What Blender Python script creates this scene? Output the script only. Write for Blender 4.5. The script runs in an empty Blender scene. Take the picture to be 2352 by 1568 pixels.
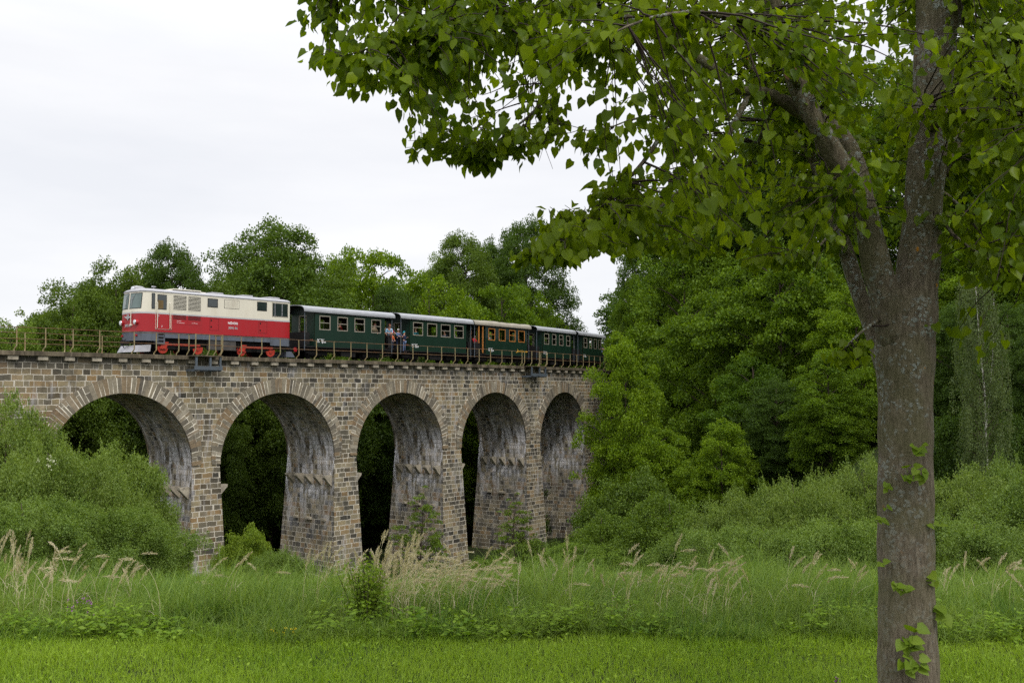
import bpy, math, random
import numpy as np
from mathutils import Vector, Matrix
R = math.radians
S = bpy.context.scene
COL = S.collection
# ------------------------------------------------------------------ camera
F_PX, CAM_Z, PITCH = 2287.0, 2.4, math.atan(112 / 2287.0)      # in the photograph's 2352 x 1568 frame
cam = bpy.data.cameras.new('camera'); camo = bpy.data.objects.new('camera', cam); COL.objects.link(camo)
cam.sensor_width = 36.0; cam.lens = 36.0 * F_PX / 2352.0; cam.clip_end = 3000; cam.clip_start = 0.1
camo.location = (0, 0, CAM_Z); camo.rotation_euler = (R(90) + PITCH, 0, 0); S.camera = camo
# ------------------------------------------------------------------ sky and sun
SUN_EL, SUN_AZ = R(52), R(150)            # azimuth from +Y towards +X : behind the camera, to the right
w = bpy.data.worlds.new('World'); S.world = w; w.use_nodes = True
nt = w.node_tree; N = nt.nodes; L = nt.links; N.clear()
out = N.new('ShaderNodeOutputWorld'); bg = N.new('ShaderNodeBackground'); L.new(bg.outputs[0], out.inputs[0])
sky = N.new('ShaderNodeTexSky'); sky.sky_type = 'NISHITA'; sky.sun_disc = False
sky.sun_elevation = SUN_EL; sky.sun_rotation = SUN_AZ
tc = N.new('ShaderNodeTexCoord'); sp = N.new('ShaderNodeSeparateXYZ'); L.new(tc.outputs['Generated'], sp.inputs[0])
mp = N.new('ShaderNodeMapping'); mp.inputs['Scale'].default_value = (1.2, 1.2, 5.5); L.new(tc.outputs['Generated'], mp.inputs[0])
nz = N.new('ShaderNodeTexNoise'); nz.inputs['Scale'].default_value = 1.7; nz.inputs['Detail'].default_value = 6; nz.inputs['Roughness'].default_value = 0.5
L.new(mp.outputs[0], nz.inputs['Vector'])
mr = N.new('ShaderNodeMapRange'); mr.inputs[1].default_value = 0.3; mr.inputs[2].default_value = 0.95; mr.inputs[3].default_value = 9.0; mr.inputs[4].default_value = 24.0
L.new(sp.outputs[2], mr.inputs[0])
cr = N.new('ShaderNodeValToRGB'); cr.color_ramp.elements[0].position = 0.36; cr.color_ramp.elements[0].color = (0.94, 0.955, 1.0, 1)
cr.color_ramp.elements[1].position = 0.62; cr.color_ramp.elements[1].color = (1.08, 1.08, 1.10, 1)
L.new(nz.outputs[0], cr.inputs[0])
vm = N.new('ShaderNodeVectorMath'); vm.operation = 'SCALE'; L.new(cr.outputs[0], vm.inputs[0]); L.new(mr.outputs[0], vm.inputs['Scale'])
mx = N.new('ShaderNodeMix'); mx.data_type = 'RGBA'; mx.inputs[0].default_value = 0.93
L.new(sky.outputs[0], mx.inputs[6]); L.new(vm.outputs[0], mx.inputs[7])
L.new(mx.outputs[2], bg.inputs[0]); bg.inputs[1].default_value = 0.10
sl = bpy.data.lights.new('sun', 'SUN'); sl.energy = 1.5; sl.angle = R(12); sl.color = (1.0, 0.95, 0.86)
so = bpy.data.objects.new('sun', sl); COL.objects.link(so)
sd = Vector((math.sin(SUN_AZ) * math.cos(SUN_EL), math.cos(SUN_AZ) * math.cos(SUN_EL), math.sin(SUN_EL)))
so.rotation_euler = sd.to_track_quat('Z', 'Y').to_euler(); so.location = sd * 100
S.view_settings.view_transform = 'Standard'; S.view_settings.look = 'None'; S.view_settings.gamma = 1; S.view_settings.exposure = 0.10
S.cycles.max_bounces = 7; S.cycles.diffuse_bounces = 3; S.cycles.glossy_bounces = 3; S.cycles.transmission_bounces = 5
S.cycles.transparent_max_bounces = 8; S.cycles.use_denoising = False; S.cycles.sample_clamp_indirect = 4; S.cycles.denoising_prefilter = 'ACCURATE'
try: S.cycles.denoiser = 'OPENIMAGEDENOISE'
except Exception: pass
# ------------------------------------------------------------------ geometry frame
X0, Y0, HA, KK, S1, K2 = -19.318, 50.005, .8422, .0035, 33.0, .0135   # the viaduct's front face: two arcs seen in plan
def _arc(x, y, h, k, d): return x + (math.sin(h+k*d) - math.sin(h))/k, y - (math.cos(h+k*d) - math.cos(h))/k, h + k*d
def c(s, n=0., z=0.):
    x, y, a = _arc(X0, Y0, HA, KK, min(s, S1))
    if s > S1: x, y, a = _arc(x, y, a, K2, s - S1)
    return Vector((x - n * math.sin(a), y + n * math.cos(a), z))
def ray(u, v):
    xc = (u - 1176) / F_PX; yc = (784 - v) / F_PX
    return Vector((xc, math.cos(PITCH) - yc * math.sin(PITCH), math.sin(PITCH) + yc * math.cos(PITCH)))
def at(u, v, Y):
    r = ray(u, v); return Vector((0, 0, CAM_Z)) + r * (Y / r.y)
def s_at(u, n=0.):
    lo, hi = -40., 90.
    for _ in range(50):
        m = (lo + hi) / 2; p = c(m, n)
        if 1176 + F_PX * p.x / p.y < u: lo = m
        else: hi = m
    return lo
def smooth(t): t = min(1, max(0, t)); return t * t * (3 - 2 * t)
def ground_z(x, y):
    edge = 13.0 + 0.6 * math.sin(x * .5)
    z = -0.195 * max(0., min(y, 58 + .6*math.sin(x*.2)) - edge) - 0.3 * smooth((y - 10) / 4) - 0.9 * smooth((y - 50) / 12)
    xc = 4 + (y - 50) * 0.12
    z += 10.5 * smooth((x - xc) / 22.0) * smooth((y - 37) / 16)
    z += 6.5 * smooth((y - 95) / 40) + 3.0 * smooth((-x - 30) / 25) * smooth((y - 40) / 20)
    if y < 3: z += 0
    return z + 0.25 * smooth((y - 16) / 10) * (math.sin(x * .37 + y * .21) + math.sin(x * .13 - y * .31))
# ------------------------------------------------------------------ materials
MATS = {}
def nodes(name):
    m = bpy.data.materials.new(name); m.use_nodes = True; t = m.node_tree
    b = t.nodes['Principled BSDF']; b.inputs['Specular IOR Level'].default_value = .12; return m, t, t.nodes, t.links, b
def mixc(t, f, a, b, blend='MIX'):
    n = t.nodes.new('ShaderNodeMix'); n.data_type = 'RGBA'; n.blend_type = blend; n.clamp_factor = True
    for i, v in ((0, f), (6, a), (7, b)):
        if isinstance(v, bpy.types.NodeSocket): t.links.new(v, n.inputs[i])
        elif i == 0: n.inputs[0].default_value = v
        else: n.inputs[i].default_value = (*v[:3], 1)
    return n.outputs[2]
def noise(t, vec, scale, detail=4, rough=.55):
    n = t.nodes.new('ShaderNodeTexNoise'); n.inputs['Scale'].default_value = scale; n.inputs['Detail'].default_value = detail
    n.inputs['Roughness'].default_value = rough
    if vec is not None: t.links.new(vec, n.inputs['Vector'])
    return n.outputs[0]
def ramp(t, fac, *stops):
    n = t.nodes.new('ShaderNodeValToRGB'); e = n.color_ramp.elements
    while len(e) < len(stops): e.new(0.5)
    for el, (p, col) in zip(e, stops):
        el.position = p; el.color = (*((col,) * 3 if isinstance(col, (int, float)) else col), 1)
    t.links.new(fac, n.inputs[0]); return n.outputs[0]
def mapv(t, vec, scale):
    n = t.nodes.new('ShaderNodeMapping'); n.inputs['Scale'].default_value = scale; t.links.new(vec, n.inputs[0]); return n.outputs[0]
def bump(t, b, h, strength, dist):
    n = t.nodes.new('ShaderNodeBump'); n.inputs['Strength'].default_value = strength; n.inputs['Distance'].default_value = dist
    t.links.new(h, n.inputs['Height']); t.links.new(n.outputs[0], b.inputs['Normal'])
def math_(t, op, a, b=None):
    n = t.nodes.new('ShaderNodeMath'); n.operation = op
    for i, v in ((0, a), (1, b)):
        if v is None: continue
        if isinstance(v, bpy.types.NodeSocket): t.links.new(v, n.inputs[i])
        else: n.inputs[i].default_value = v
    return n.outputs[0]
def mat(name, col, rough=.6, metal=0., var=.12, scale=3., dirt=None, bmp=0., streak=False, emit=None):
    if name in MATS: return MATS[name]
    m, t, n, l, b = nodes(name)
    tc = n.new('ShaderNodeTexCoord').outputs['Object']
    v = mapv(t, tc, (1, 1, .25)) if streak else tc
    f = noise(t, v, scale, 5, .6)
    a = [x * (1 - var) for x in col]; d = [min(1, x * (1 + var)) for x in col]
    o = ramp(t, f, (.3, tuple(a)), (.7, tuple(d)))
    if dirt:
        f2 = noise(t, v, scale * 2.3, 6, .65)
        o = mixc(t, ramp(t, f2, (.5, 0.), (.68, dirt[1])), o, dirt[0])
    l.new(o, b.inputs['Base Color']); b.inputs['Roughness'].default_value = rough; b.inputs['Metallic'].default_value = metal; b.inputs['Specular IOR Level'].default_value = .5 if rough < .6 else .15
    if bmp: bump(t, b, noise(t, tc, scale * 6, 4), .5, bmp)
    MATS[name] = m; return m
def leaf_mat(name, dark, mid, light, trans=.45, rough=.5, gloss=.05, brown=0.):
    if name in MATS: return MATS[name]
    m, t, n, l, b = nodes(name); n.remove(b)
    g = n.new('ShaderNodeNewGeometry'); oi = n.new('ShaderNodeObjectInfo')
    cc = ramp(t, g.outputs['Random Per Island'], (.0, dark), (.5, mid), (1., light))
    tc = n.new('ShaderNodeTexCoord').outputs['Object']
    f = noise(t, tc, .8, 3)
    cc = mixc(t, ramp(t, f, (.35, 0.), (.65, .55)), cc, light)
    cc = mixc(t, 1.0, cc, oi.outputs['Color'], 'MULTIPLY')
    df = n.new('ShaderNodeBsdfDiffuse'); tr = n.new('ShaderNodeBsdfTranslucent'); gl = n.new('ShaderNodeBsdfGlossy')
    gl.inputs['Roughness'].default_value = rough; gl.inputs['Color'].default_value = (.9, .95, 1, 1)
    l.new(cc, df.inputs[0])
    tcol = mixc(t, 1.0, cc, (1.25, 1.25, .45), 'MULTIPLY'); l.new(tcol, tr.inputs[0])
    m1 = n.new('ShaderNodeMixShader'); m1.inputs[0].default_value = trans; l.new(df.outputs[0], m1.inputs[1]); l.new(tr.outputs[0], m1.inputs[2])
    m2 = n.new('ShaderNodeMixShader'); m2.inputs[0].default_value = gloss; l.new(m1.outputs[0], m2.inputs[1]); l.new(gl.outputs[0], m2.inputs[2])
    l.new(m2.outputs[0], n['Material Output'].inputs[0]); MATS[name] = m; return m
STONES = ((0., (.050, .047, .040)), (.2, (.125, .112, .083)), (.45, (.215, .19, .135)), (.66, (.32, .268, .165)), (.84, (.27, .175, .085)), (1., (.40, .355, .25)))
def masonry(name, roww=.46, rowh=.285, stain=0., soot=0.):
    m, t, n, l, b = nodes(name)
    uv = n.new('ShaderNodeUVMap').outputs[0]
    sx = n.new('ShaderNodeSeparateXYZ'); l.new(uv, sx.inputs[0])
    n1 = noise(t, uv, 2.2, 2); n2 = noise(t, mapv(t, uv, (1, 1, 1)), 5., 2)
    v1 = math_(t, 'ADD', sx.outputs[1], math_(t, 'MULTIPLY', math_(t, 'SUBTRACT', n1, .5), .09))
    v1 = math_(t, 'ADD', v1, math_(t, 'MULTIPLY', math_(t, 'SUBTRACT', n2, .5), .05))
    row = math_(t, 'FLOOR', math_(t, 'DIVIDE', v1, rowh))
    wn = n.new('ShaderNodeTexWhiteNoise'); wn.noise_dimensions = '1D'; l.new(row, wn.inputs['W'])
    # stone lengths differ from course to course and along a course
    cx = n.new('ShaderNodeCombineXYZ'); l.new(math_(t, 'MULTIPLY', sx.outputs[0], 1.0), cx.inputs[0]); l.new(math_(t, 'MULTIPLY', row, 7.3), cx.inputs[1])
    nu = noise(t, cx.outputs[0], 1.3, 1)
    u1 = math_(t, 'ADD', sx.outputs[0], math_(t, 'MULTIPLY', wn.outputs[0], 5.0))
    u1 = math_(t, 'ADD', u1, math_(t, 'MULTIPLY', nu, .75))
    cv = n.new('ShaderNodeCombineXYZ'); l.new(u1, cv.inputs[0]); l.new(v1, cv.inputs[1])
    br = n.new('ShaderNodeTexBrick'); br.inputs['Scale'].default_value = 1; br.inputs['Color1'].default_value = (0, 0, 0, 1); br.inputs['Color2'].default_value = (1, 1, 1, 1)
    br.inputs['Mortar Size'].default_value = .024; br.inputs['Mortar Smooth'].default_value = .25; br.inputs['Brick Width'].default_value = roww
    br.inputs['Row Height'].default_value = rowh; br.squash = .72; br.squash_frequency = 3; br.offset = .5
    l.new(cv.outputs[0], br.inputs[0])
    st = ramp(t, br.outputs['Color'], *STONES)
    grain = noise(t, uv, 9., 6, .7)
    st = mixc(t, .55, st, ramp(t, grain, (.3, .45), (.7, 1.35)), 'MULTIPLY')
    big = noise(t, uv, .45, 4, .6)
    st = mixc(t, ramp(t, big, (.48, 0.), (.64, .62)), st, (.055, .05, .045))
    st = mixc(t, ramp(t, noise(t, uv, .3, 3), (.5, 0.), (.66, .3)), st, (.28, .20, .10))
    mcol = mixc(t, noise(t, uv, 1.1, 3), (.72, .66, .55), (.40, .365, .30))
    o = mixc(t, br.outputs['Fac'], st, mcol)
    if not stain:     # damp grime under the coping
        band = ramp(t, math_(t, 'MULTIPLY', math_(t, 'SUBTRACT', sx.outputs[1], 2.9), .9), (.25, 0.), (.95, 1.))
        o = mixc(t, math_(t, 'MULTIPLY', band, ramp(t, noise(t, mapv(t, uv, (1.2, .5, 1)), 1.0, 5, .65), (.35, .25), (.6, .85))), o, (.075, .070, .06))
        o = mixc(t, ramp(t, noise(t, mapv(t, uv, (1, .7, 1)), .8, 6, .7), (.52, 0.), (.66, .6)), o, (.06, .056, .048))
    if soot:
        o = mixc(t, soot, o, (.055, .053, .055))
    if stain:
        # lime streaks that run down the arch and dark wet runs between them
        f1 = noise(t, mapv(t, uv, (1.5, .38, 1)), 1.3, 6, .72); f3 = noise(t, mapv(t, uv, (1, .55, 1)), .6, 2)
        dk = noise(t, mapv(t, uv, (1.3, .4, 1)), 1.0, 6, .7)
        o = mixc(t, ramp(t, dk, (.52, 0.), (.66, .7)), o, (.035, .034, .036))
        k = math_(t, 'MULTIPLY', ramp(t, f1, (.44, 0.), (.60, 1.)), ramp(t, f3, (.38, .15), (.56, 1.)))
        zone = ramp(t, math_(t, 'MULTIPLY', math_(t, 'ADD', sx.outputs[1], 8.), 1/12.), (.12, .08), (.36, 1.), (.70, .8), (.92, .15))
        o = mixc(t, math_(t, 'MULTIPLY', math_(t, 'MULTIPLY', k, stain), zone), o, (.80, .79, .82))
        o = mixc(t, math_(t, 'MULTIPLY', math_(t, 'MULTIPLY', br.outputs['Fac'], zone), .6), o, (.16, .15, .14))
    else:
        f1 = noise(t, mapv(t, uv, (2.2, .25, 1)), 1.3, 6, .7); f3 = noise(t, uv, .35, 2)
        k = math_(t, 'MULTIPLY', ramp(t, f1, (.50, 0.), (.66, 1.)), ramp(t, f3, (.52, 0.), (.62, 1.)))
        o = mixc(t, math_(t, 'MULTIPLY', k, .7), o, (.5, .49, .5))
    l.new(o, b.inputs['Base Color']); b.inputs['Roughness'].default_value = .9
    h = math_(t, 'ADD', math_(t, 'MULTIPLY', math_(t, 'SUBTRACT', 1., br.outputs['Fac']), .7), math_(t, 'MULTIPLY', grain, .5))
    bump(t, b, h, .9, .04)
    MATS[name] = m; return m
# ------------------------------------------------------------------ mesh helpers
class MB:
    def __init__(s): s.v = []; s.f = []; s.m = []; s.uv = None
    def quad(s, a, b_, c_, d, mi=0, uv=None):
        i = len(s.v); s.v += [tuple(a), tuple(b_), tuple(c_), tuple(d)]; s.f.append((i, i+1, i+2, i+3)); s.m.append(mi)
        if uv is not None:
            if s.uv is None: s.uv = []
            s.uv += list(uv)
        return s
    def box(s, x0, x1, y0, y1, z0, z1, mi=0, fn=None):
        P = [(x0,y0,z0),(x1,y0,z0),(x1,y1,z0),(x0,y1,z0),(x0,y0,z1),(x1,y0,z1),(x1,y1,z1),(x0,y1,z1)]
        if fn: P = [tuple(fn(*p)) for p in P]
        i = len(s.v); s.v += P
        for f in ((0,3,2,1),(4,5,6,7),(0,1,5,4),(1,2,6,5),(2,3,7,6),(3,0,4,7)): s.f.append(tuple(i+k for k in f)); s.m.append(mi)
        return s
    def hexa(s, P, mi=0):
        i = len(s.v); s.v += [tuple(p) for p in P]
        for f in ((0,3,2,1),(4,5,6,7),(0,1,5,4),(1,2,6,5),(2,3,7,6),(3,0,4,7)): s.f.append(tuple(i+k for k in f)); s.m.append(mi)
        return s
    def poly(s, P, mi=0):
        i = len(s.v); s.v += [tuple(p) for p in P]; s.f.append(tuple(range(i, i+len(P)))); s.m.append(mi); return s
    def tube(s, pts, rad, n=8, mi=0, cap=True):
        pts = [Vector(p) for p in pts]; rad = rad if isinstance(rad, (list, tuple)) else [rad]*len(pts)
        i0 = len(s.v); up = Vector((0, 0, 1)); prev = None
        for k, p in enumerate(pts):
            d = (pts[min(k+1, len(pts)-1)] - pts[max(k-1, 0)]).normalized()
            if prev is None:
                a = d.cross(up)
                if a.length < .1: a = d.cross(Vector((1, 0, 0)))
                a.normalize()
            else: a = (prev - d * prev.dot(d)).normalized()
            prev = a; b_ = d.cross(a)
            for j in range(n):
                t = 2*math.pi*j/n; s.v.append(tuple(p + (a*math.cos(t) + b_*math.sin(t))*rad[k]))
        for k in range(len(pts)-1):
            for j in range(n):
                q = i0+k*n; s.f.append((q+j, q+(j+1) % n, q+n+(j+1) % n, q+n+j)); s.m.append(mi)
        if cap:
            s.f.append(tuple(i0+j for j in range(n))[::-1]); s.m.append(mi)
            q = i0+(len(pts)-1)*n; s.f.append(tuple(q+j for j in range(n))); s.m.append(mi)
        return s
    def disc(s, cx, cz, r, y0, y1, n=20, mi=0, a0=0, a1=2*math.pi):
        P = [(cx+r*math.cos(a0+(a1-a0)*k/n), cz+r*math.sin(a0+(a1-a0)*k/n)) for k in range(n+(a1-a0 < 6.2))]
        s.poly([(x, y0, z) for x, z in P], mi); s.poly([(x, y1, z) for x, z in P[::-1]], mi)
        for k in range(len(P)):
            a, b_ = P[k], P[(k+1) % len(P)]
            s.quad((a[0],y0,a[1]),(a[0],y1,a[1]),(b_[0],y1,b_[1]),(b_[0],y0,b_[1]), mi)
        return s
    def build(s, name, mats, parent=None, smooth=False, bevel=0, **kw):
        me = bpy.data.meshes.new(name); me.from_pydata(s.v, [], s.f)
        for m_ in (mats if isinstance(mats, (list, tuple)) else [mats]): me.materials.append(m_)
        me.polygons.foreach_set('material_index', s.m)
        if s.uv is not None and len(s.uv) == len(me.loops):
            ul = me.uv_layers.new(name='UVMap'); ul.data.foreach_set('uv', [x for p in s.uv for x in p])
        if smooth: me.polygons.foreach_set('use_smooth', [True]*len(me.polygons))
        me.update(); o = bpy.data.objects.new(name, me); COL.objects.link(o)
        if parent: o.parent = parent
        if bevel:
            bm_ = o.modifiers.new('bevel', 'BEVEL'); bm_.width = bevel; bm_.segments = 2; bm_.limit_method = 'ANGLE'
        return tag(o, **kw)
def tag(o, label=None, cat=None, group=None, kind=None):
    if label: o['label'] = label
    if cat: o['category'] = cat
    if group: o['group'] = group
    if kind: o['kind'] = kind
    return o
def empty(name, loc, rz=0, **kw):
    o = bpy.data.objects.new(name, None); COL.objects.link(o); o.location = loc; o.rotation_euler = (0, 0, rz); o.empty_display_size = .3
    return tag(o, **kw)
def np_mesh(name, V, Fq, mats, uvs=None, sm=False):
    """V (n,3), Fq (m,4) quads"""
    me = bpy.data.meshes.new(name); nv, nf = len(V), len(Fq); k = Fq.shape[1]
    me.vertices.add(nv); me.loops.add(nf*k); me.polygons.add(nf)
    me.vertices.foreach_set('co', np.ascontiguousarray(V, dtype=np.float32).ravel())
    me.loops.foreach_set('vertex_index', np.ascontiguousarray(Fq, dtype=np.int32).ravel())
    me.polygons.foreach_set('loop_start', np.arange(0, nf*k, k, dtype=np.int32))
    me.polygons.foreach_set('loop_total', np.full(nf, k, dtype=np.int32))
    for m_ in (mats if isinstance(mats, (list, tuple)) else [mats]): me.materials.append(m_)
    me.update(calc_edges=True)
    return me
def copy_tree(o, loc, rz=0, sc=(1, 1, 1), name=None, color=None, **kw):
    r = o.copy(); COL.objects.link(r); r.location = loc; r.rotation_euler = (0, 0, rz); r.scale = sc
    for ch in o.children:
        k = ch.copy(); COL.objects.link(k); k.parent = r; k.matrix_parent_inverse = ch.matrix_parent_inverse
        if color is not None: k.color = (*color, 1)
        for g in ch.children:
            d = g.copy(); COL.objects.link(d); d.parent = k
    return tag(r, **kw)
#@@LEAF templates
def unit(a): return a / np.maximum(1e-9, np.linalg.norm(a, axis=1, keepdims=True))
KITE = (np.array([(0, 0, 0), (-.42, .45, .1), (0, 1, 0), (.42, .45, .1)]), np.array([(0, 3, 2, 1)]))
HEART_FOLD = (np.array([(0, 0, 0), (0, .5, -.08), (.05, 1.10, -.30), (-.28, -.06, .16), (-.40, .26, .26), (-.27, .66, .10), (.30, -.09, .14), (.44, .22, .24), (.30, .60, .08)]),
         np.array([(0, 1, 4, 3), (1, 2, 5, 4), (0, 6, 7, 1), (1, 7, 8, 2)]))
HEART_CURL = (np.array([(0, 0, 0), (.03, .48, .10), (-.06, 1.0, -.16), (-.36, -.10, -.06), (-.55, .22, -.02), (-.42, .60, -.10), (.30, -.04, .0), (.50, .30, -.12), (.30, .68, -.05)]),
         np.array([(0, 1, 4, 3), (1, 2, 5, 4), (0, 6, 7, 1), (1, 7, 8, 2)]))
HEART = (np.array([(0, 0, 0), (0, .5, -.04), (0, 1.12, -.14), (-.34, -.09, .06), (-.52, .24, .10), (-.37, .64, .03), (.34, -.09, .06), (.52, .24, .10), (.37, .64, .03)]),
         np.array([(0, 1, 4, 3), (1, 2, 5, 4), (0, 6, 7, 1), (1, 7, 8, 2)]))
def leaves(tpl, P, D, Nn, size, width=1.0):
    """one leaf per row: base P, axis D, normal Nn"""
    T, Fc = tpl; D = unit(D); X = unit(np.cross(D, Nn)); Z = np.cross(X, D)
    n = len(P); sz = size.reshape(-1, 1, 1) if hasattr(size, 'reshape') else size
    V = P[:, None, :] + sz*(T[None, :, 0:1]*width*X[:, None, :] + T[None, :, 1:2]*D[:, None, :] + T[None, :, 2:3]*Z[:, None, :])
    Fq = Fc[None] + (np.arange(n)*len(T))[:, None, None]
    return V.reshape(-1, 3), Fq.reshape(-1, 4)
def ribbons(P, D, length, width, segs=3, droop=.3, rng=None, taper=True):
    """grass blades: base P, up direction D, bending sideways"""
    n = len(P); D = unit(D); az = rng.random(n)*2*np.pi; side = np.stack([np.cos(az), np.sin(az), 0*az], 1)
    bend = np.stack([np.cos(az+1.57), np.sin(az+1.57), 0*az], 1)
    lv = []
    L_ = np.asarray(length).reshape(-1, 1); W_ = np.asarray(width).reshape(-1, 1); dr = np.asarray(droop).reshape(-1, 1)
    for k in range(segs+1):
        t = k/segs; cpos = P + D*L_*(t - .35*dr*t*t) + bend*L_*dr*t*t - np.array([[0, 0, 1.]])*L_*dr*dr*.5*t**3
        wk = W_*(1-t*.96) if taper else W_
        lv += [cpos - side*wk/2, cpos + side*wk/2]
    V = np.stack(lv, 1); m = 2*(segs+1)
    Fc = np.array([(2*k, 2*k+1, 2*k+3, 2*k+2) for k in range(segs)])
    Fq = Fc[None] + (np.arange(n)*m)[:, None, None]
    return V.reshape(-1, 3), Fq.reshape(-1, 4)
def stack(parts):
    V, Fq, o = [], [], 0
    for v, f in parts: V.append(v); Fq.append(f+o); o += len(v)
    return np.concatenate(V), np.concatenate(Fq)
def obj_of(me, name, parent=None, color=None, **kw):
    o = bpy.data.objects.new(name, me); COL.objects.link(o)
    if parent: o.parent = parent
    if color is not None: o.color = (*color, 1)
    return tag(o, **kw)
#@@SECTIONS
# ------------------------------------------------------------------ ground
m, t, n, l, b = nodes('ground_soil'); tcx = n.new('ShaderNodeTexCoord').outputs['Object']
gcol = mixc(t, ramp(t, noise(t, tcx, .35, 5), (.4, 0.), (.62, 1.)), (.022, .040, .009), (.030, .023, .013))
gcol = mixc(t, ramp(t, noise(t, tcx, 6., 5), (.3, 0.), (.7, 1.)), gcol, (.018, .028, .007)); l.new(gcol, b.inputs['Base Color'])
b.inputs['Roughness'].default_value = .95; bump(t, b, noise(t, tcx, 9., 6), .6, .08); MATS['ground'] = m
xs = sorted(set([-900, -500, -300, -200, -150, -120] + list(range(-100, 101, 2)) + [120, 150, 200, 300, 500, 900]))
ys = sorted(set([-300, -120, -60, -30] + list(range(-16, 141, 2)) + [160, 190, 240, 320, 500, 800, 1500]))
V = np.array([(x, y, ground_z(x, y)) for y in ys for x in xs]); nx = len(xs)
Fq = np.array([(j*nx+i, j*nx+i+1, (j+1)*nx+i+1, (j+1)*nx+i) for j in range(len(ys)-1) for i in range(nx-1)])
me = np_mesh('ground', V, Fq, MATS['ground']); me.polygons.foreach_set('use_smooth', [True]*len(me.polygons))
obj_of(me, 'ground', kind='structure')
# ------------------------------------------------------------------ viaduct
SPR, ZC, ZS, RZ, W, TC, RISE = -1.58, 4.01, 4.223, 4.279, 4.43, 2.0, 3.85     # springing, underside and top of coping, rail top, body width, track centre
ARCH = [(-22.9, -15.1), (-13.35, -5.6), (-3.95, 3.7), (5.36, 13.33), (15.07, 23.02), (24.95, 32.8), (34.7, 42.4)]
M_ST = masonry('masonry_spandrel', .5, .285); M_IN = masonry('masonry_barrel', .42, .27, stain=1., soot=.0); M_PI = masonry('masonry_pier_side', .5, .3, stain=1., soot=.0)
via = empty('stone_viaduct', c(0, 0, -8), HA, label='curved stone railway viaduct with five tall arches carrying the train', cat='viaduct')
via.matrix_world = Matrix.Translation(c(0, 0, -8)); via.rotation_euler = (0, 0, 0); inv = via.location.copy()
def vc(s, n=0., z=0.): return c(s, n, z) - inv
def inarch(s):
    for a, b_ in ARCH:
        if a < s < b_: return a, b_
def zi(s, a, b_):
    r = (b_-a)/2; return SPR + math.sqrt(max(0, r*r - (s-(a+b_)/2)**2))*RISE/r
mb = MB()
SS = []
lo_s, hi_s = -45., 64.
s = lo_s
edges = sorted([lo_s, hi_s] + [e for a in ARCH for e in a])
for a, b_ in zip(edges, edges[1:]):
    k = 40 if inarch((a+b_)/2) else max(2, int((b_-a)/.8))
    for i in range(k):
        if k == 40: p0, p1 = (a+b_)/2 - (b_-a)/2*math.cos(math.pi*i/k), (a+b_)/2 - (b_-a)/2*math.cos(math.pi*(i+1)/k)
        else: p0, p1 = a+(b_-a)*i/k, a+(b_-a)*(i+1)/k
        SS.append((p0, p1, (a, b_) if k == 40 else None))
arcl = 0
for p0, p1, ar in SS:
    z0, z1 = (zi(p0, *ar), zi(p1, *ar)) if ar else (SPR, SPR)
    mb.quad(vc(p0, 0, z0), vc(p1, 0, z1), vc(p1, 0, ZC), vc(p0, 0, ZC), 0, [(p0, z0), (p1, z1), (p1, ZC), (p0, ZC)])
    mb.quad(vc(p1, W, z1), vc(p0, W, z0), vc(p0, W, ZC), vc(p1, W, ZC), 0, [(p1, z1), (p0, z0), (p0, ZC), (p1, ZC)])
    mb.quad(vc(p0, 0, ZC-.02), vc(p1, 0, ZC-.02), vc(p1, W, ZC-.02), vc(p0, W, ZC-.02), 0, [(0, 0)]*4)
    if ar:
        if abs(p0 - ar[0]) < 1e-6: arcl = 0
        dl = math.hypot(p1-p0, z1-z0)
        def au(x): return x if x < 6.2 else 12.4-x
        q0, q1 = au(arcl), au(arcl+dl)
        mb.quad(vc(p0, 0, z0), vc(p0, W, z0), vc(p1, W, z1), vc(p1, 0, z1), 1, [(0, SPR+q0), (W, SPR+q0), (W, SPR+q1), (0, SPR+q1)]); arcl += dl
piers = [(lo_s, ARCH[0][0])] + [(ARCH[i][1], ARCH[i+1][0]) for i in range(len(ARCH)-1)] + [(ARCH[-1][1], hi_s)]
for pi, (a, b_) in enumerate(piers):
    H = 13.0; K = 8
    for k in range(K):
        d0, d1 = H*k/K, H*(k+1)/K
        def cr_(d): return (a-d*.045 if pi else a, b_+d*.045, -d*.055, W+d*.055)
        A0, B0, f0, g0 = cr_(d0); A1, B1, f1, g1 = cr_(d1); z0, z1 = SPR-d0, SPR-d1
        ns = max(1, int((b_-a)/2.5))
        for j in range(ns):
            sa0, sb0 = A0+(B0-A0)*j/ns, A0+(B0-A0)*(j+1)/ns; sa1, sb1 = A1+(B1-A1)*j/ns, A1+(B1-A1)*(j+1)/ns
            mb.quad(vc(sa1, f1, z1), vc(sb1, f1, z1), vc(sb0, f0, z0), vc(sa0, f0, z0), 0, [(sa1, z1), (sb1, z1), (sb0, z0), (sa0, z0)])
            mb.quad(vc(sb1, g1, z1), vc(sa1, g1, z1), vc(sa0, g0, z0), vc(sb0, g0, z0), 0, [(sb1, z1), (sa1, z1), (sa0, z0), (sb0, z0)])
        mb.quad(vc(A1, g1, z1), vc(A1, f1, z1), vc(A0, f0, z0), vc(A0, g0, z0), 2, [(g1, z1), (f1, z1), (f0, z0), (g0, z0)])
        mb.quad(vc(B1, f1, z1), vc(B1, g1, z1), vc(B0, g0, z0), vc(B0, f0, z0), 2, [(f1, z1), (g1, z1), (g0, z0), (f0, z0)])
mb.build('masonry', [M_ST, M_IN, M_PI], via)
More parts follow.
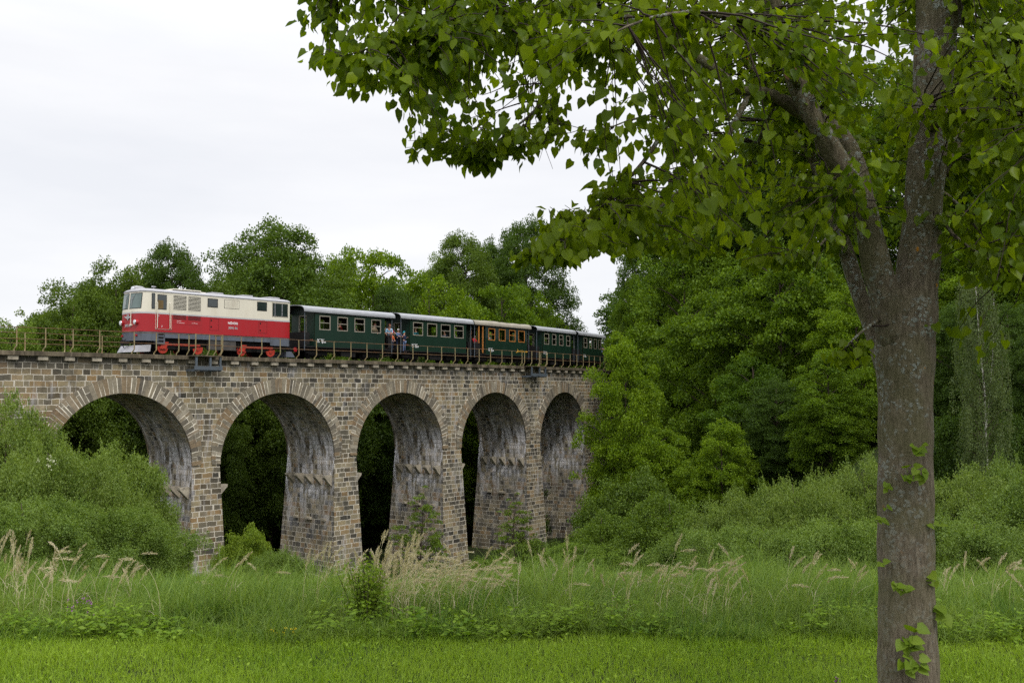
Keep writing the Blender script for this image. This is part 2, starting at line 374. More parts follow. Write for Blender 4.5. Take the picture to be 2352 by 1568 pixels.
# voussoir rings: every stone its own wedge, proud of the wall
m, t, n, l, b = nodes('voussoir_stone'); g = n.new('ShaderNodeNewGeometry'); tco = n.new('ShaderNodeTexCoord').outputs['Object']
o_ = ramp(t, g.outputs['Random Per Island'], (0., (.12, .105, .083)), (.3, (.20, .175, .132)), (.6, (.28, .245, .180)), (.86, (.22, .155, .09)), (.94, (.35, .31, .24)))
o_ = mixc(t, .6, o_, ramp(t, noise(t, tco, 7., 6, .7), (.3, .5), (.7, 1.35)), 'MULTIPLY')
o_ = mixc(t, ramp(t, noise(t, tco, 1.2, 5, .65), (.5, 0.), (.66, .55)), o_, (.09, .08, .07))
l.new(o_, b.inputs['Base Color']); b.inputs['Roughness'].default_value = .9; bump(t, b, noise(t, tco, 12., 6), .8, .02); M_V = m
M_MO = mat('lime_mortar', (.72, .67, .56), .95, var=.25, scale=2)
rr = random.Random(5)
def ring(ar, side):
    a, b_ = ar; r0 = (b_-a)/2; cs = (a+b_)/2; r1 = r0 + .79; q = MB(); nst = 58
    ns = 0. if side < 0 else W
    def P(r, th, nn):
        e = min(th, math.pi-th)
        if r > r0: r = r0 + (r-r0)*min(1, .62+.38*e/.5)
        return vc(cs + r*math.cos(th), nn, SPR + (r+RISE-r0)*math.sin(th))
    f = side
    for k in range(nst*2):       # mortar bed
        t0, t1 = math.pi*k/nst/2, math.pi*(k+1)/nst/2
        o0 = ns + f*.040
        q.quad(P(r0, t0, o0), P(r1-.02, t0, o0), P(r1-.02, t1, o0), P(r0, t1, o0), 1)
        q.quad(P(r1-.02, t0, ns-f*.01), P(r1-.02, t0, o0), P(r1-.02, t1, o0), P(r1-.02, t1, ns-f*.01), 1)
    bounds = [0.]
    while bounds[-1] < math.pi: bounds.append(bounds[-1] + math.pi/nst*rr.uniform(.75, 1.3))
    sc_ = math.pi/bounds[-1]; bounds = [x*sc_ for x in bounds]
    for t0, t1 in zip(bounds, bounds[1:]):
        mid = abs((t0+t1)/2-math.pi/2)
        cuts = [(r0-.02, r1)]
        if mid > .45 and rr.random() < .6:
            cx = r0 + rr.uniform(.3, .6); cuts = [(r0-.02, cx-.018), (cx+.018, r1)]
        g_ = .018/r1
        for ra, rb in cuts:
            ob = ns + f*rr.uniform(.045, .065); rb += rr.uniform(-.02, .03) if rb == r1 else 0
            j = [rr.uniform(-.006, .006) for _ in range(4)]
            fr = [P(ra, t0+g_+j[0], ob), P(rb, t0+g_+j[1], ob), P(rb, t1-g_+j[2], ob), P(ra, t1-g_+j[3], ob)]
            bk = [P(ra, t0+g_, ns-f*.06), P(rb, t0+g_, ns-f*.06), P(rb, t1-g_, ns-f*.06), P(ra, t1-g_, ns-f*.06)]
            q.hexa(bk+fr if f > 0 else fr+bk)
    q.build('arch_ring', [M_V, M_MO], via)
for ar in ARCH:
    ring(ar, -1)
for ar in ARCH[1:]: ring(ar, 1)
# coping slabs, their corbels, the bracket stones under the springing
m, t, n, l, b = nodes('coping_stone'); g = n.new('ShaderNodeNewGeometry'); tco = n.new('ShaderNodeTexCoord').outputs['Object']
o_ = ramp(t, noise(t, mapv(t, tco, (1, 1, .3)), 1.6, 6, .7), (.35, (.045, .038, .028)), (.52, (.11, .09, .062)), (.7, (.21, .175, .12)))
o_ = mixc(t, ramp(t, noise(t, mapv(t, tco, (6, 6, .5)), 1.2, 4, .7), (.55, 0.), (.7, .6)), o_, (.25, .21, .15))
l.new(o_, b.inputs['Base Color']); b.inputs['Roughness'].default_value = .9; bump(t, b, noise(t, tco, 8., 6), .8, .02); M_CO = m
for n0, n1 in ((-.26, .75), (W-.75, W+.26)):
    q = MB(); s = lo_s
    while s < hi_s:
        e = min(hi_s, s + 1.33); j = rr.uniform(-.008, .008); q.box(s+.004, e-.004, n0+j, n1+j, ZC+j*.6, ZS+j*.5, 0, vc); s = e
    q.build('coping', M_CO, via, bevel=.012)
q = MB(); s = lo_s
while s < hi_s: q.box(s, min(hi_s, s+2), .74, W-.74, ZC, ZS-.03, 0, vc); s += 2
M_BAL = mat('track_ballast', (.13, .115, .10), .95, var=.5, scale=9, bmp=.03)
q.build('ballast_bed', M_BAL, via)
M_CB = mat('corbel_stone', (.36, .32, .25), .9, var=.3, scale=2.2, dirt=((.08, .07, .06), .6), bmp=.012)
for k in range(-10, 38):
    sc0 = -.36 + 1.30*k + rr.uniform(-.04, .04)
    if not -14 < sc0 < 51: continue
    q = MB(); q.box(-.23+rr.uniform(-.03, .03), .23, -.2, .1, ZC-.205, ZC-.004, 0, lambda x, y, z: vc(sc0+x, y, z))
    q.build('corbel', M_CB, via, bevel=.012)
for pi, (a, b_) in enumerate(piers[1:7]):
    for sd_ in (0, 1):
        for k in range(5):
            zt = -2.70; d = SPR-zt; sx_ = (a-d*.045) if sd_ == 0 else (b_+d*.045); sg = -1 if sd_ == 0 else 1
            nn = .15 + k*.87; q = MB()
            P = []
            for n_ in (nn, nn+.27):
                P.append([vc(sx_-sg*.1, n_, zt-.62), vc(sx_+sg*.06, n_, zt-.62), vc(sx_+sg*.56, n_, zt-.12), vc(sx_+sg*.56, n_, zt), vc(sx_-sg*.1, n_, zt)])
            q.poly(P[0]); q.poly(P[1][::-1])
            for i in range(5): q.quad(P[0][i], P[0][(i+1) % 5], P[1][(i+1) % 5], P[1][i])
            q.build('bracket_stone', M_CB, via, bevel=.015)
    for k in range(3):
        q = MB(); zt = -5.3; d = SPR-zt; sx_ = a-d*.045; nn = .5+k*1.3
        q.box(-.16, .1, nn, nn+.35+.2*(k == 1), zt-.16, zt, 0, lambda x, y, z: vc(sx_+x, y, z)); q.build('stub_stone', M_CB, via, bevel=.02)
# ------------------------------------------------------------------ track
M_RAIL = mat('rail_steel', (.12, .09, .075), .45, .8, var=.3); M_SLP = mat('sleeper_wood', (.05, .04, .032), .9, var=.3, scale=4)
trk = empty('railway_track', c(0, TC, RZ), 0, label='narrow gauge railway track of two rusty rails on top of the viaduct', cat='railway track')
io = trk.location.copy()
def tcv(s, n, z): return c(s, n, z) - io
for sd_ in (-.38, .38):
    q = MB(); s = lo_s
    while s < hi_s+8:
        q.box(s, s+2, TC+sd_-.03, TC+sd_+.03, ZS+.0, RZ, 0, tcv); s += 2
    q.build('rail', M_RAIL, trk)
q = MB(); s = lo_s
while s < hi_s: q.box(s, s+.2, TC-.75, TC+.75, ZS-.06, ZS-.003, 0, tcv); s += .72
q.build('sleepers', M_SLP, trk)
# ------------------------------------------------------------------ railings
M_YP = mat('yellowed_railing_paint', (.27, .235, .125), .6, var=.2, scale=5, dirt=((.24, .09, .035), .9), bmp=.003)
M_RU = mat('rusty_iron_rail', (.13, .085, .05), .7, var=.35, scale=3, dirt=((.22, .09, .03), .8))
def railing(name, label, n0, sgn, posts, breaks, s0, s1):
    r = empty(name, c(0, n0, ZS), 0, label=label, cat='railing'); o0 = r.location.copy()
    f_ = lambda s, n_, z: c(s, n_, z) - o0
    for s_ in posts:
        q = MB(); nn = n0 + sgn*rr.uniform(-.01, .01)
        # flat bar bent inwards at its foot and bolted to the coping
        pts = [f_(s_-.02, nn, ZS+1.12), f_(s_, nn, ZS+.3), f_(s_-.01, nn, ZS+.22), f_(s_-.06, nn-sgn*.12, ZS+.08), f_(s_-.08, nn-sgn*.14, ZS-.1)]
        q.tube(pts, [.028, .03, .032, .032, .03], 6); q.build('post', M_YP, r)
    for z_ in (1.10, .56):
        for a, b_ in breaks:
            q = MB(); k = max(2, int((b_-a)/1.0)); q.tube([f_(a+(b_-a)*i/k, n0, ZS+z_+rr.uniform(-.008, .008)) for i in range(k+1)], .019, 6)
            q.build('handrail' if z_ > 1 else 'middle_rail', M_RU, r)
    return r
def rngs(a, b_, st): 
    o = []
    while a < b_: o.append(a); a += st
    return o
posts_near = rngs(-11.9, -.5, 1.30) + [.29, 1.49, 2.75, 5.29, 6.55, 7.9, 9.16, 10.48, 11.78, 13.13, 14.47, 15.8, 17.15, 18.5, 19.92, 21.34, 22.74, 24.17, 25.53, 26.81, 28.15, 29.53, 30.78, 32.08, 34.69, 35.64, 36.87, 38.16, 39.41, 40.67, 41.94, 43.14, 44.34, 45.71, 47.01, 48.3, 49.6]
railing('near_railing', 'yellowed iron railing along the near edge of the viaduct in front of the train', -.12, -1, posts_near, [(-12, 3.22), (4.82, 32.17), (34.21, 50)], -12, 50)
railing('far_railing', 'rust streaked iron railing on the far edge of the viaduct ahead of the locomotive', W+.1, 1, rngs(-15.5, 48, 2.05), [(-16, 50)], -16, 50)
M_BL = mat('blue_grey_steel', (.075, .095, .115), .5, var=.15, dirt=((.08, .07, .06), .5))
for i_, (a, b_, lb) in enumerate(((3.22, 4.82, 'steel refuge platform jutting from the viaduct beneath the locomotive'), (32.17, 34.21, 'steel refuge platform jutting from the viaduct beneath the fourth coach'))):
    r = empty('refuge_platform', c((a+b_)/2, 0, ZS), 0, label=lb, cat='platform', group='refuge platforms on the viaduct edge'); o0 = r.location.copy(); f_ = lambda s, n_, z: c(s, n_, z) - o0
    q = MB(); q.box(a, b_, -1.0, -.27, ZS-.05, ZS+.01, 0, f_); q.build('deck_plate', M_CO, r)
    for s_ in (a+.08, (a+b_)/2+.1, b_-.1):
        q = MB(); q.box(s_-.05, s_+.05, -.95, -.86, ZC-.62, ZS-.05, 0, f_)
        q.hexa([f_(s_-.05, -.95, ZC-.62), f_(s_+.05, -.95, ZC-.62), f_(s_+.05, 0, ZC-.62), f_(s_-.05, 0, ZC-.62), f_(s_-.05, -.95, ZC-.5), f_(s_+.05, -.95, ZC-.5), f_(s_+.05, 0, ZC-.5), f_(s_-.05, 0, ZC-.5)])
        q.build('support_bracket', M_BL, r)
    q = MB(); q.box(a-.05, b_+.0, -.99, -.9, ZC-.55, ZC-.35, 0, f_); q.build('edge_beam', M_BL, r)
    for s_, nn in ((a, -.95), ((a+b_)/2, -.95), (b_, -.95), (a, -.3), (b_, -.3)):
        q = MB(); q.tube([f_(s_, nn, ZS+1.12), f_(s_, nn, ZS+.25), f_(s_-.07, nn+.1, ZS+.02)], .03, 6); q.build('post', M_YP, r)
    for z_ in (1.1, .56):
        q = MB(); q.tube([f_(a, -.12, ZS+z_), f_(a, -.95, ZS+z_), f_((a+b_)/2, -.95, ZS+z_), f_(b_, -.95, ZS+z_), f_(b_, -.12, ZS+z_)], .02, 6); q.build('handrail' if z_ > 1 else 'middle_rail', M_RU, r)
# ------------------------------------------------------------------ rolling stock
M_RED = mat('locomotive_red', (.36, .011, .017), .38, var=.06, scale=1.5, dirt=((.25, .03, .03), .35), streak=True)
M_CRM = mat('locomotive_cream', (.68, .64, .53), .4, var=.05, scale=1.5, dirt=((.55, .48, .36), .35), streak=True)
M_GRY = mat('slate_grey_paint', (.095, .11, .14), .5, var=.15, scale=3, dirt=((.05, .05, .05), .5), streak=True)
M_LGR = mat('pale_grey_roof', (.33, .33, .35), .55, var=.1, scale=2, dirt=((.25, .24, .23), .4))
M_STR = mat('pale_grey_stripe', (.45, .44, .45), .5)
M_BLK = mat('dark_underframe', (.012, .012, .013), .7, var=.4, scale=5, dirt=((.035, .028, .02), .6))
M_ORG = mat('coupling_rod_red', (.38, .028, .012), .5, var=.15, dirt=((.08, .02, .012), .75))
M_GRN = mat('coach_dark_green', (.0045, .022, .013), .42, var=.12, scale=1.3, dirt=((.010, .026, .018), .5), streak=True)
M_GRD = mat('coach_grey_green', (.02, .035, .035), .45, var=.1)  # greyer green for gables and the canvas roofed coach's upper side
M_RFW = mat('coach_roof_white', (.27, .28, .30), .5, var=.06, scale=2, dirt=((.4, .4, .42), .4))
M_RFC = mat('coach_roof_canvas', (.28, .255, .21), .8, var=.12, scale=2.5, dirt=((.3, .27, .22), .5), bmp=.01)
M_FRM = mat('window_frame_cream', (.26, .235, .19), .5, var=.15)
M_WOD = mat('varnished_wood', (.42, .17, .045), .4, var=.25, scale=6, streak=True)
M_INT = mat('coach_interior_panel', (.10, .07, .045), .7, var=.2)
M_SEA = mat('seat_leather', (.20, .06, .03), .5, var=.2)
M_CHR = mat('lamp_chrome', (.6, .6, .62), .2, 1.)
M_WHT = mat('white_marking', (.75, .75, .76), .5, var=.03)
M_YEL = mat('yellow_marking', (.75, .42, .02), .5, var=.03)
M_RUB = mat('black_rubber', (.02, .02, .02), .6)
M_SLV = mat('silver_lettering', (.55, .55, .56), .35, .6)
def glassm(name, col, rough, alpha):
    m, t, n, l, b = nodes(name); n.remove(b)
    tr = n.new('ShaderNodeBsdfTransparent'); tr.inputs[0].default_value = (*col, 1); gl = n.new('ShaderNodeBsdfGlossy'); gl.inputs['Roughness'].default_value = rough
    fr = n.new('ShaderNodeFresnel'); fr.inputs[0].default_value = 1.5; mm = n.new('ShaderNodeMixShader')
    l.new(math_(t, 'ADD', fr.outputs[0], alpha), mm.inputs[0]); l.new(tr.outputs[0], mm.inputs[1]); l.new(gl.outputs[0], mm.inputs[2]); l.new(mm.outputs[0], n['Material Output'].inputs[0])
    return m
M_GLS = glassm('window_glass', (.75, .8, .78), .03, .02)
M_GLD = mat('cab_glass', (.02, .03, .03), .08, var=.3, scale=2); M_GLD.node_tree.nodes['Principled BSDF'].inputs['Specular IOR Level'].default_value = .9
M_WSH = mat('windscreen_glass', (.13, .18, .17), .12, var=.3, scale=1.5)
M_LNS = mat('lamp_lens', (.75, .78, .8), .15, .3)
def veh(name, sa, sb, n_near, hw, **kw):
    A, B = c(sa, n_near), c(sb, n_near); d = (B-A).normalized(); nn = Vector((-d.y, d.x, 0))
    o = A + nn*hw; e = empty(name, (o.x, o.y, RZ), math.atan2(d.y, d.x), **kw); return e
def wall_holes(q, x0, x1, z0, z1, holes, y, t, sgn, mi=0, mi_in=1):
    """a panelled wall of thickness t with rectangular openings; sgn -1 faces -y"""
    X = sorted(set([x0, x1] + [h[0] for h in holes] + [h[1] for h in holes])); Z = sorted(set([z0, z1] + [h[2] for h in holes] + [h[3] for h in holes]))
    yi = y - sgn*t
    for a, b_ in zip(X, X[1:]):
        for e, f in zip(Z, Z[1:]):
            cx, cz = (a+b_)/2, (e+f)/2
            if any(h[0] < cx < h[1] and h[2] < cz < h[3] for h in holes): continue
            q.quad((a, y, e), (b_, y, e), (b_, y, f), (a, y, f), mi); q.quad((b_, yi, e), (a, yi, e), (a, yi, f), (b_, yi, f), mi_in)
    for h in holes:
        a, b_, e, f = h
        q.quad((a, y, e), (a, yi, e), (a, yi, f), (a, y, f), mi_in); q.quad((b_, yi, e), (b_, y, e), (b_, y, f), (b_, yi, f), mi_in)
        q.quad((a, y, e), (b_, y, e), (b_, yi, e), (a, yi, e), mi_in); q.quad((a, yi, f), (b_, yi, f), (b_, y, f), (a, y, f), mi_in)
def frame(q, a, b_, e, f, y0, y1, w_, mi=0):
    q.box(a, b_, y0, y1, e, e+w_, mi); q.box(a, b_, y0, y1, f-w_, f, mi); q.box(a, a+w_, y0, y1, e+w_, f-w_, mi); q.box(b_-w_, b_, y0, y1, e+w_, f-w_, mi)
def text(name, body, size, loc, parent, m_, rz=0, sx=1., ext=.004, bold=0.):
    cu = bpy.data.curves.new(name, 'FONT'); cu.body = body; cu.size = size; cu.extrude = ext; cu.align_x = 'CENTER'; cu.offset = bold; cu.materials.append(m_)
    o = bpy.data.objects.new(name, cu); COL.objects.link(o); o.parent = parent; o.location = loc; o.rotation_euler = (R(90), 0, rz); o.scale = (sx, 1, 1)
    me = bpy.data.meshes.new_from_object(o.evaluated_get(bpy.context.evaluated_depsgraph_get())); k = bpy.data.objects.new(name, me); COL.objects.link(k)
    k.parent = parent; k.location = loc; k.rotation_euler = o.rotation_euler; k.scale = o.scale; bpy.data.objects.remove(o); return k
def wheel(parent, x, y, r, m_=None):
    q = MB(); sg = -1 if y < 0 else 1
    q.disc(x, r, r, y-.05, y+.05, 24); q.disc(x, r, r+.025, y-sg*.03-.01, y-sg*.03+.01, 24); q.disc(x, r, .09, y+sg*.05, y+sg*.09, 12)
    return q.build('wheel', m_ or M_BLK, parent)
# ---- locomotive
loco = veh('diesel_locomotive', 1.569, 10.569, .85, 1.15, label='red and cream diesel locomotive with grey skirt at the head of the train', cat='locomotive')
HALF = [(.55, -1.15), (.15, -1.15), (-.06, -1.13), (-.22, -1.07), (-.34, -.96), (-.41, -.82), (-.47, -.5), (-.505, -.25), (-.52, 0)]
LR = 9.0
def outline(z):
    lean = .10*max(0, (z-2.2)/1.1); o = []
    for x, y in HALF: o.append((x+lean*(1 if x < .15 else 0), y))
    o += [(x, -y) for x, y in o[-2::-1]]
    rear = []
    for x, y in [(.5, 1.15), (.12, 1.15), (.03, 1.12), (0, 1.03), (-.0, .5)]: rear.append((LR - (x if x < .4 else .5) , y))
    o += [(LR-.5, 1.15), (LR-.12, 1.15), (LR-.03, 1.12), (LR, 1.03), (LR+.03, .5), (LR+.03, -.5), (LR, -1.03), (LR-.03, -1.12), (LR-.12, -1.15), (LR-.5, -1.15)]
    for k in range(8, 0, -1): o.append((.55+(LR-1.05)*k/9, -1.15))
    return o
NO = len(outline(0))
def loft(zs, off=0., skip=lambda i, z: False):
    q = MB()
    for z in zs:
        for x, y in outline(z):
            v_ = Vector((x-4.5, y)); q.v.append((x + (off if x > 4.5 else -off), y + (off if y > 0 else -off), z))
    for k in range(len(zs)-1):
        for i in range(NO):
            j = (i+1) % NO
            if skip(i, zs[k]): continue
            q.f.append((k*NO+i, k*NO+j, (k+1)*NO+j, (k+1)*NO+i)); q.m.append(0)
    return q
loft([1.18, 1.3, 1.7, 2.12]).build('lower_body', M_RED, loco, smooth=True)
loft([2.12, 2.20], .006).build('waist_stripe', M_STR, loco, smooth=True)
loft([2.20, 2.5, 2.9, 3.27]).build('upper_body', M_CRM, loco, smooth=True)
q = loft([.70, 1.18], -.012, lambda i, z: HALF and .9 < outline(z)[i][0] < LR-.6)
q.box(.9, LR-.55, -1.12, -1.08, .88, 1.18); q.box(.9, LR-.55, 1.08, 1.12, .88, 1.18); q.build('skirt', M_GRY, loco)
# roof shell
q = MB(); lev = [(1.0, 3.27, .02), (1.0, 3.31, .03), (.975, 3.36, 0), (.9, 3.41, 0), (.7, 3.46, 0), (.35, 3.49, 0), (0.02, 3.50, 0)]
for f_, z, of in lev:
    for x, y in outline(3.27): q.v.append((4.4 + (x-4.4)*(1-(1-f_)*.16) + (of if x > 4.5 else -of), y*f_ + (of if y > 0 else -of), z))
for k in range(len(lev)-1):
    for i in range(NO): q.f.append((k*NO+i, k*NO+(i+1) % NO, (k+1)*NO+(i+1) % NO, (k+1)*NO+i)); q.m.append(0)
q.poly([q.v[(len(lev)-1)*NO+i] for i in range(NO)]); q.build('roof', M_LGR, loco, smooth=True)
q = MB(); q.box(1.3, 3.6, -.75, .75, 3.42, 3.5); q.box(1.55, 3.25, -.85, .85, 3.5, 3.56); q.build('roof_fan_cover', M_CRM, loco, bevel=.03)
for a, b_ in ((4.0, 4.75), (6.0, 6.7)):
    q = MB(); q.box(a, b_, -.7, .4, 3.43, 3.56); q.build('roof_vent', M_LGR, loco, bevel=.03)
q = MB(); q.box(7.7, 8.5, -.8, .3, 3.4, 3.56); q.build('roof_vent', M_LGR, loco, bevel=.04)
q = MB(); q.tube([(.62, -.5, 3.4), (.62, -.5, 3.6)], .02); q.tube([(.50, -.5, 3.6), (.74, -.5, 3.6)], [.05, .02], 8); q.build('horn', M_LGR, loco)
# top headlamp with its fairing
q = MB(); q.tube([(-.28, 0, 3.45), (-.1, 0, 3.47), (.2, 0, 3.46), (.55, 0, 3.42)], [.14, .17, .16, .06], 14); o_ = q.build('headlight_fairing', M_LGR, loco, smooth=True)
q = MB(); q.tube([(-.34, 0, 3.45), (-.27, 0, 3.45)], [.125, .135], 18); h_ = q.build('headlight', M_CHR, loco)
q = MB(); q.tube([(-.352, 0, 3.45), (-.34, 0, 3.45)], [.06, .11], 18); q.build('lens', M_LNS, h_)
def fx(y, z):
    ay = -abs(y); x = HALF[-1][0]
    for (xa, ya), (xb, yb) in zip(HALF, HALF[1:]):
        if ya <= ay <= yb and yb > ya: x = xa + (xb-xa)*(ay-ya)/(yb-ya)
    return x + .10*max(0, (z-2.2)/1.1)
for y in (-.72, .72):
    x = fx(y, 1.7); q = MB(); q.tube([(x+.05, y, 1.66), (x-.12, y, 1.66)], [.15, .135], 18); h_ = q.build('headlight', M_RED, loco, smooth=False)
    q = MB(); q.tube([(x-.115, y, 1.66), (x-.15, y, 1.66)], [.135, .125], 18); q.build('lamp_rim', M_CHR, h_)
    q = MB(); q.tube([(x-.148, y, 1.66), (x-.165, y, 1.66)], [.115, .05], 18); q.build('lens', M_LNS, h_)
    x = fx(y, 1); q = MB(); q.tube([(x+.02, y, .98), (x-.06, y, .98)], .06, 12); q.build('tail_lamp', M_RED, loco)
def patch(y0, y1, z0, z1, off, m_, name, parent=loco, ny=8):
    q = MB(); 
    for i in range(ny):
        a, b_ = y0+(y1-y0)*i/ny, y0+(y1-y0)*(i+1)/ny
        q.quad((fx(b_, z0)-off, b_, z0), (fx(a, z0)-off, a, z0), (fx(a, z1)-off, a, z1), (fx(b_, z1)-off, b_, z1))
    return q.build(name, m_, parent)
for a, b_ in ((-.92, -.10), (.10, .92)):
    fr_ = patch(a-.035, b_+.035, 2.375, 3.20, .006, M_RUB, 'windscreen_seal'); patch(a, b_, 2.41, 3.165, .012, M_WSH, 'windscreen', fr_)
    yy = b_-.2 if a < 0 else a+.25
    q = MB(); q.tube([(fx(yy-.3, 3.2)-.03, yy-.25, 3.24), (fx(yy, 2.9)-.05, yy, 2.85)], .012, 5); q.tube([(fx(yy, 2.9)-.035, yy+.02, 3.0), (fx(yy, 2.6)-.035, yy+.03, 2.55)], .014, 5); q.build('wiper', M_LGR, loco)
q = MB(); q.tube([(fx(-.3, 2.2)-.06, -.33, 2.36), (fx(-.3, 2)-.06, -.33, 1.55)], .022, 8); q.tube([(fx(-.3, 2)-.1, -.33, 1.52), (fx(-.3, 2)+.05, -.33, 1.52)], .05, 10); q.build('front_handrail', M_CRM, loco)
q = MB(); q.tube([(fx(y, 1)-.10, y, 1.20) for y in [-1.05+.15*i for i in range(15)]], .018, 6); q.build('front_handrail', M_RED, loco)
# winged wheel emblem
q = MB(); X_ = fx(.0, 1.9)-.03
def E_(pts): 
    q.poly([(X_-.01-.0*abs(a), a, 1.93+b_) for a, b_ in pts]); q.poly([(X_+.02, a, 1.93+b_) for a, b_ in pts[::-1]])
for s_ in (-1, 1):
    E_([(s_*.04, .02), (s_*.36, .075), (s_*.30, .03), (s_*.27, .0), (s_*.22, -.02), (s_*.18, -.045), (s_*.12, -.05), (s_*.05, -.09)][::s_])
    E_([(s_*.03, .0), (s_*.10, .06), (s_*.09, .15), (s_*.045, .15), (s_*.035, .06)][::s_])
E_([(-.07, -.02), (0, -.17), (.07, -.02), (0, .06)]); q.build('winged_emblem', M_SLV, loco)
text('number_lettering', '2095 05', .19, (fx(0, 1.5)-.02, .0, 1.44), loco, M_SLV, rz=-math.pi/2, ext=.006, bold=.004)
# side: cab window, door, louvres, windows
def side(a, b_, z0, z1, off, m_, name, parent=loco, th=.01):
    q = MB(); q.box(a, b_, -1.15-off-th, -1.15-off, z0, z1); return q.build(name, m_, parent, bevel=0)
fr_ = side(.14, .33, 2.37, 3.20, .002, M_RUB, 'quarter_window_seal'); side(.165, .305, 2.40, 3.17, .012, M_GLD, 'quarter_window', fr_, .004)
d_ = MB(); frame(d_, .37, 1.30, 1.32, 3.21, -1.158, -1.151, .014); dr = d_.build('cab_door', M_CRM, loco)
fr_ = side(.465, 1.0, 2.37, 3.15, .002, M_RUB, 'door_window_seal', dr); side(.49, .975, 2.40, 3.12, .012, M_GLD, 'door_window', dr, .004)
q = MB(); q.box(.5, .8, -1.17, -1.166, 2.41, 2.85); q.build('cab_interior_panel', mat('tan_cab_panel', (.16, .11, .05), .7, var=.3), dr)
side(.36, 1.32, 1.31, 1.325, .001, M_BLK, 'door_sill', dr); q = MB(); q.tube([(.45, -1.19, 2.02), (.56, -1.19, 2.02)], .015, 6); q.build('handle', M_CHR, dr)
text('door_number', '2', .13, (.74, -1.155, 1.44), dr, M_WHT)
for x in (.45, 1.18):
    q = MB(); q.tube([(x, -1.155, 2.74), (x, -1.21, 2.7), (x, -1.21, 1.4), (x, -1.155, 1.36)], .022, 8); q.build('side_handrail', M_CRM, loco)
for a, b_ in ((1.39, 2.16), (2.27, 3.03)):
    p_ = side(a-.03, b_+.03, 2.35, 3.21, .001, M_CRM, 'air_intake_grille', th=.006)
    q = MB(); k = 11
    for i in range(k):
        z = 2.41+.75*i/(k-.5); q.box(a, b_, -1.162, -1.1575, z, z+.036)
    q.build('grille_slots', M_BLK, p_)
    p_ = side(a-.03, b_+.06, 1.64, 2.12, .001, M_RED, 'lower_grille', th=.006); q = MB()
    for i in range(5): q.box(a, b_, -1.161, -1.1575, 1.89+.052*i, 1.917+.052*i)
    q.build('grille_slots', M_BLK, p_)
q = MB()
for x, z, l_ in ((1.60, 1.80, .26), (1.60, 1.71, .10), (1.73, 1.70, .32), (2.50, 1.71, .10), (2.62, 1.73, .09), (2.73, 1.71, .12)): q.box(x, x+l_, -1.162, -1.158, z, z+.028)
q.build('small_white_marking', mat('faded_white_marking', (.62, .4, .4), .5), loco)
for a, b_, z0, z1 in ((3.45, 4.09, 2.67, 3.15), (6.66, 7.33, 2.67, 3.18)):
    fr_ = side(a, b_, z0, z1, .002, M_RUB, 'side_window_seal'); side(a+.04, b_-.04, z0+.04, z1-.04, .012, M_GLD, 'side_window', fr_, .004)
fr_ = side(4.50, 5.47, 2.67, 3.16, .001, M_BLK, 'vent_panel_edge', th=.006); side(4.52, 5.45, 2.69, 3.14, .007, M_CRM, 'vent_panel', fr_, .004)
q = MB(); [q.box(4.6+.08*i, 4.615+.08*i, -1.166, -1.161, 2.73, 3.10) for i in range(10)]; q.build('vent_ribs', M_FRM, fr_)
fr_ = side(7.70, 8.82, 2.38, 3.20, .001, M_FRM, 'rear_cab_window_frame', th=.008); side(7.74, 8.78, 2.42, 3.16, .009, M_GLD, 'rear_cab_window', fr_, .003)
q = MB(); [q.box(x, x+.03, -1.172, -1.163, 2.42, 3.16) for x in (7.87, 8.37)]; q.build('window_mullion', M_LGR, fr_)
q = MB(); frame(q, 3.61, 4.17, 1.41, 2.06, -1.156, -1.151, .01); frame(q, 6.79, 7.35, 1.39, 2.04, -1.156, -1.151, .01)
for x, z in ((3.66, 1.9), (3.66, 1.55), (6.86, 1.9), (6.86, 1.5)): q.box(x, x+.07, -1.16, -1.151, z, z+.09)
q.build('access_hatch', M_BLK, loco)
text('operator_lettering', 'NÖVOG', .17, (5.07, -1.156, 1.80), loco, M_WHT, bold=.006); text('number_lettering', '2095 05', .185, (5.08, -1.156, 1.53), loco, M_SLV, bold=.004)
# front step block, plough, coupler, underframe
q = MB(); q.box(.42, .95, -1.12, -.9, .53, 1.18)
for z in (.66, .84, 1.02): q.box(.5, .87, -1.135, -1.121, z, z+.1, 1)
q.build('cab_steps', [M_GRY, M_BLK], loco)
q = MB(); q.hexa([(-.55, -1.05, .10), (-.78, 0, .10), (-.62, 0, .12), (-.4, -1.05, .12), (-.38, -.98, .46), (-.45, 0, .46), (-.42, 0, .46), (-.36, -.95, .46)])
q.hexa([(-.78, 0, .10), (-.55, 1.05, .10), (-.4, 1.05, .12), (-.62, 0, .12), (-.45, 0, .46), (-.38, .98, .46), (-.36, .95, .46), (-.42, 0, .46)])
q.hexa([(-.55, -1.05, .10), (-.4, -1.02, .1), (.15, -1.08, .14), (.1, -1.1, .14), (-.38, -.98, .46), (-.36, -.95, .46), (.2, -1.06, .5), (.18, -1.08, .5)])
q.build('snow_plough', M_LGR, loco)
q = MB(); q.box(LR-.1, LR+.3, -.9, .9, .08, .4, fn=lambda x, y, z: (x+(.25 if z < .2 else 0)*(1 if x > LR else 0), y, z)); q.build('snow_plough', M_GRY, loco)
for xx, sg in ((-.5, -1), (LR+.05, 1)):
    q = MB(); q.box(min(xx, xx+sg*.3), max(xx, xx+sg*.3), -.12, .12, .52, .68); q.tube([(xx+sg*.3, 0, .6), (xx+sg*.36, 0, .6)], .16, 12); q.tube([(xx, .3, .8), (xx+sg*.15, .32, .5), (xx+sg*.05, .34, .35)], .025, 6); q.build('coupler', M_BLK, loco)
q = MB(); q.box(.25, LR-.1, -.85, .85, .55, 1.2); q.build('underframe', M_BLK, loco)
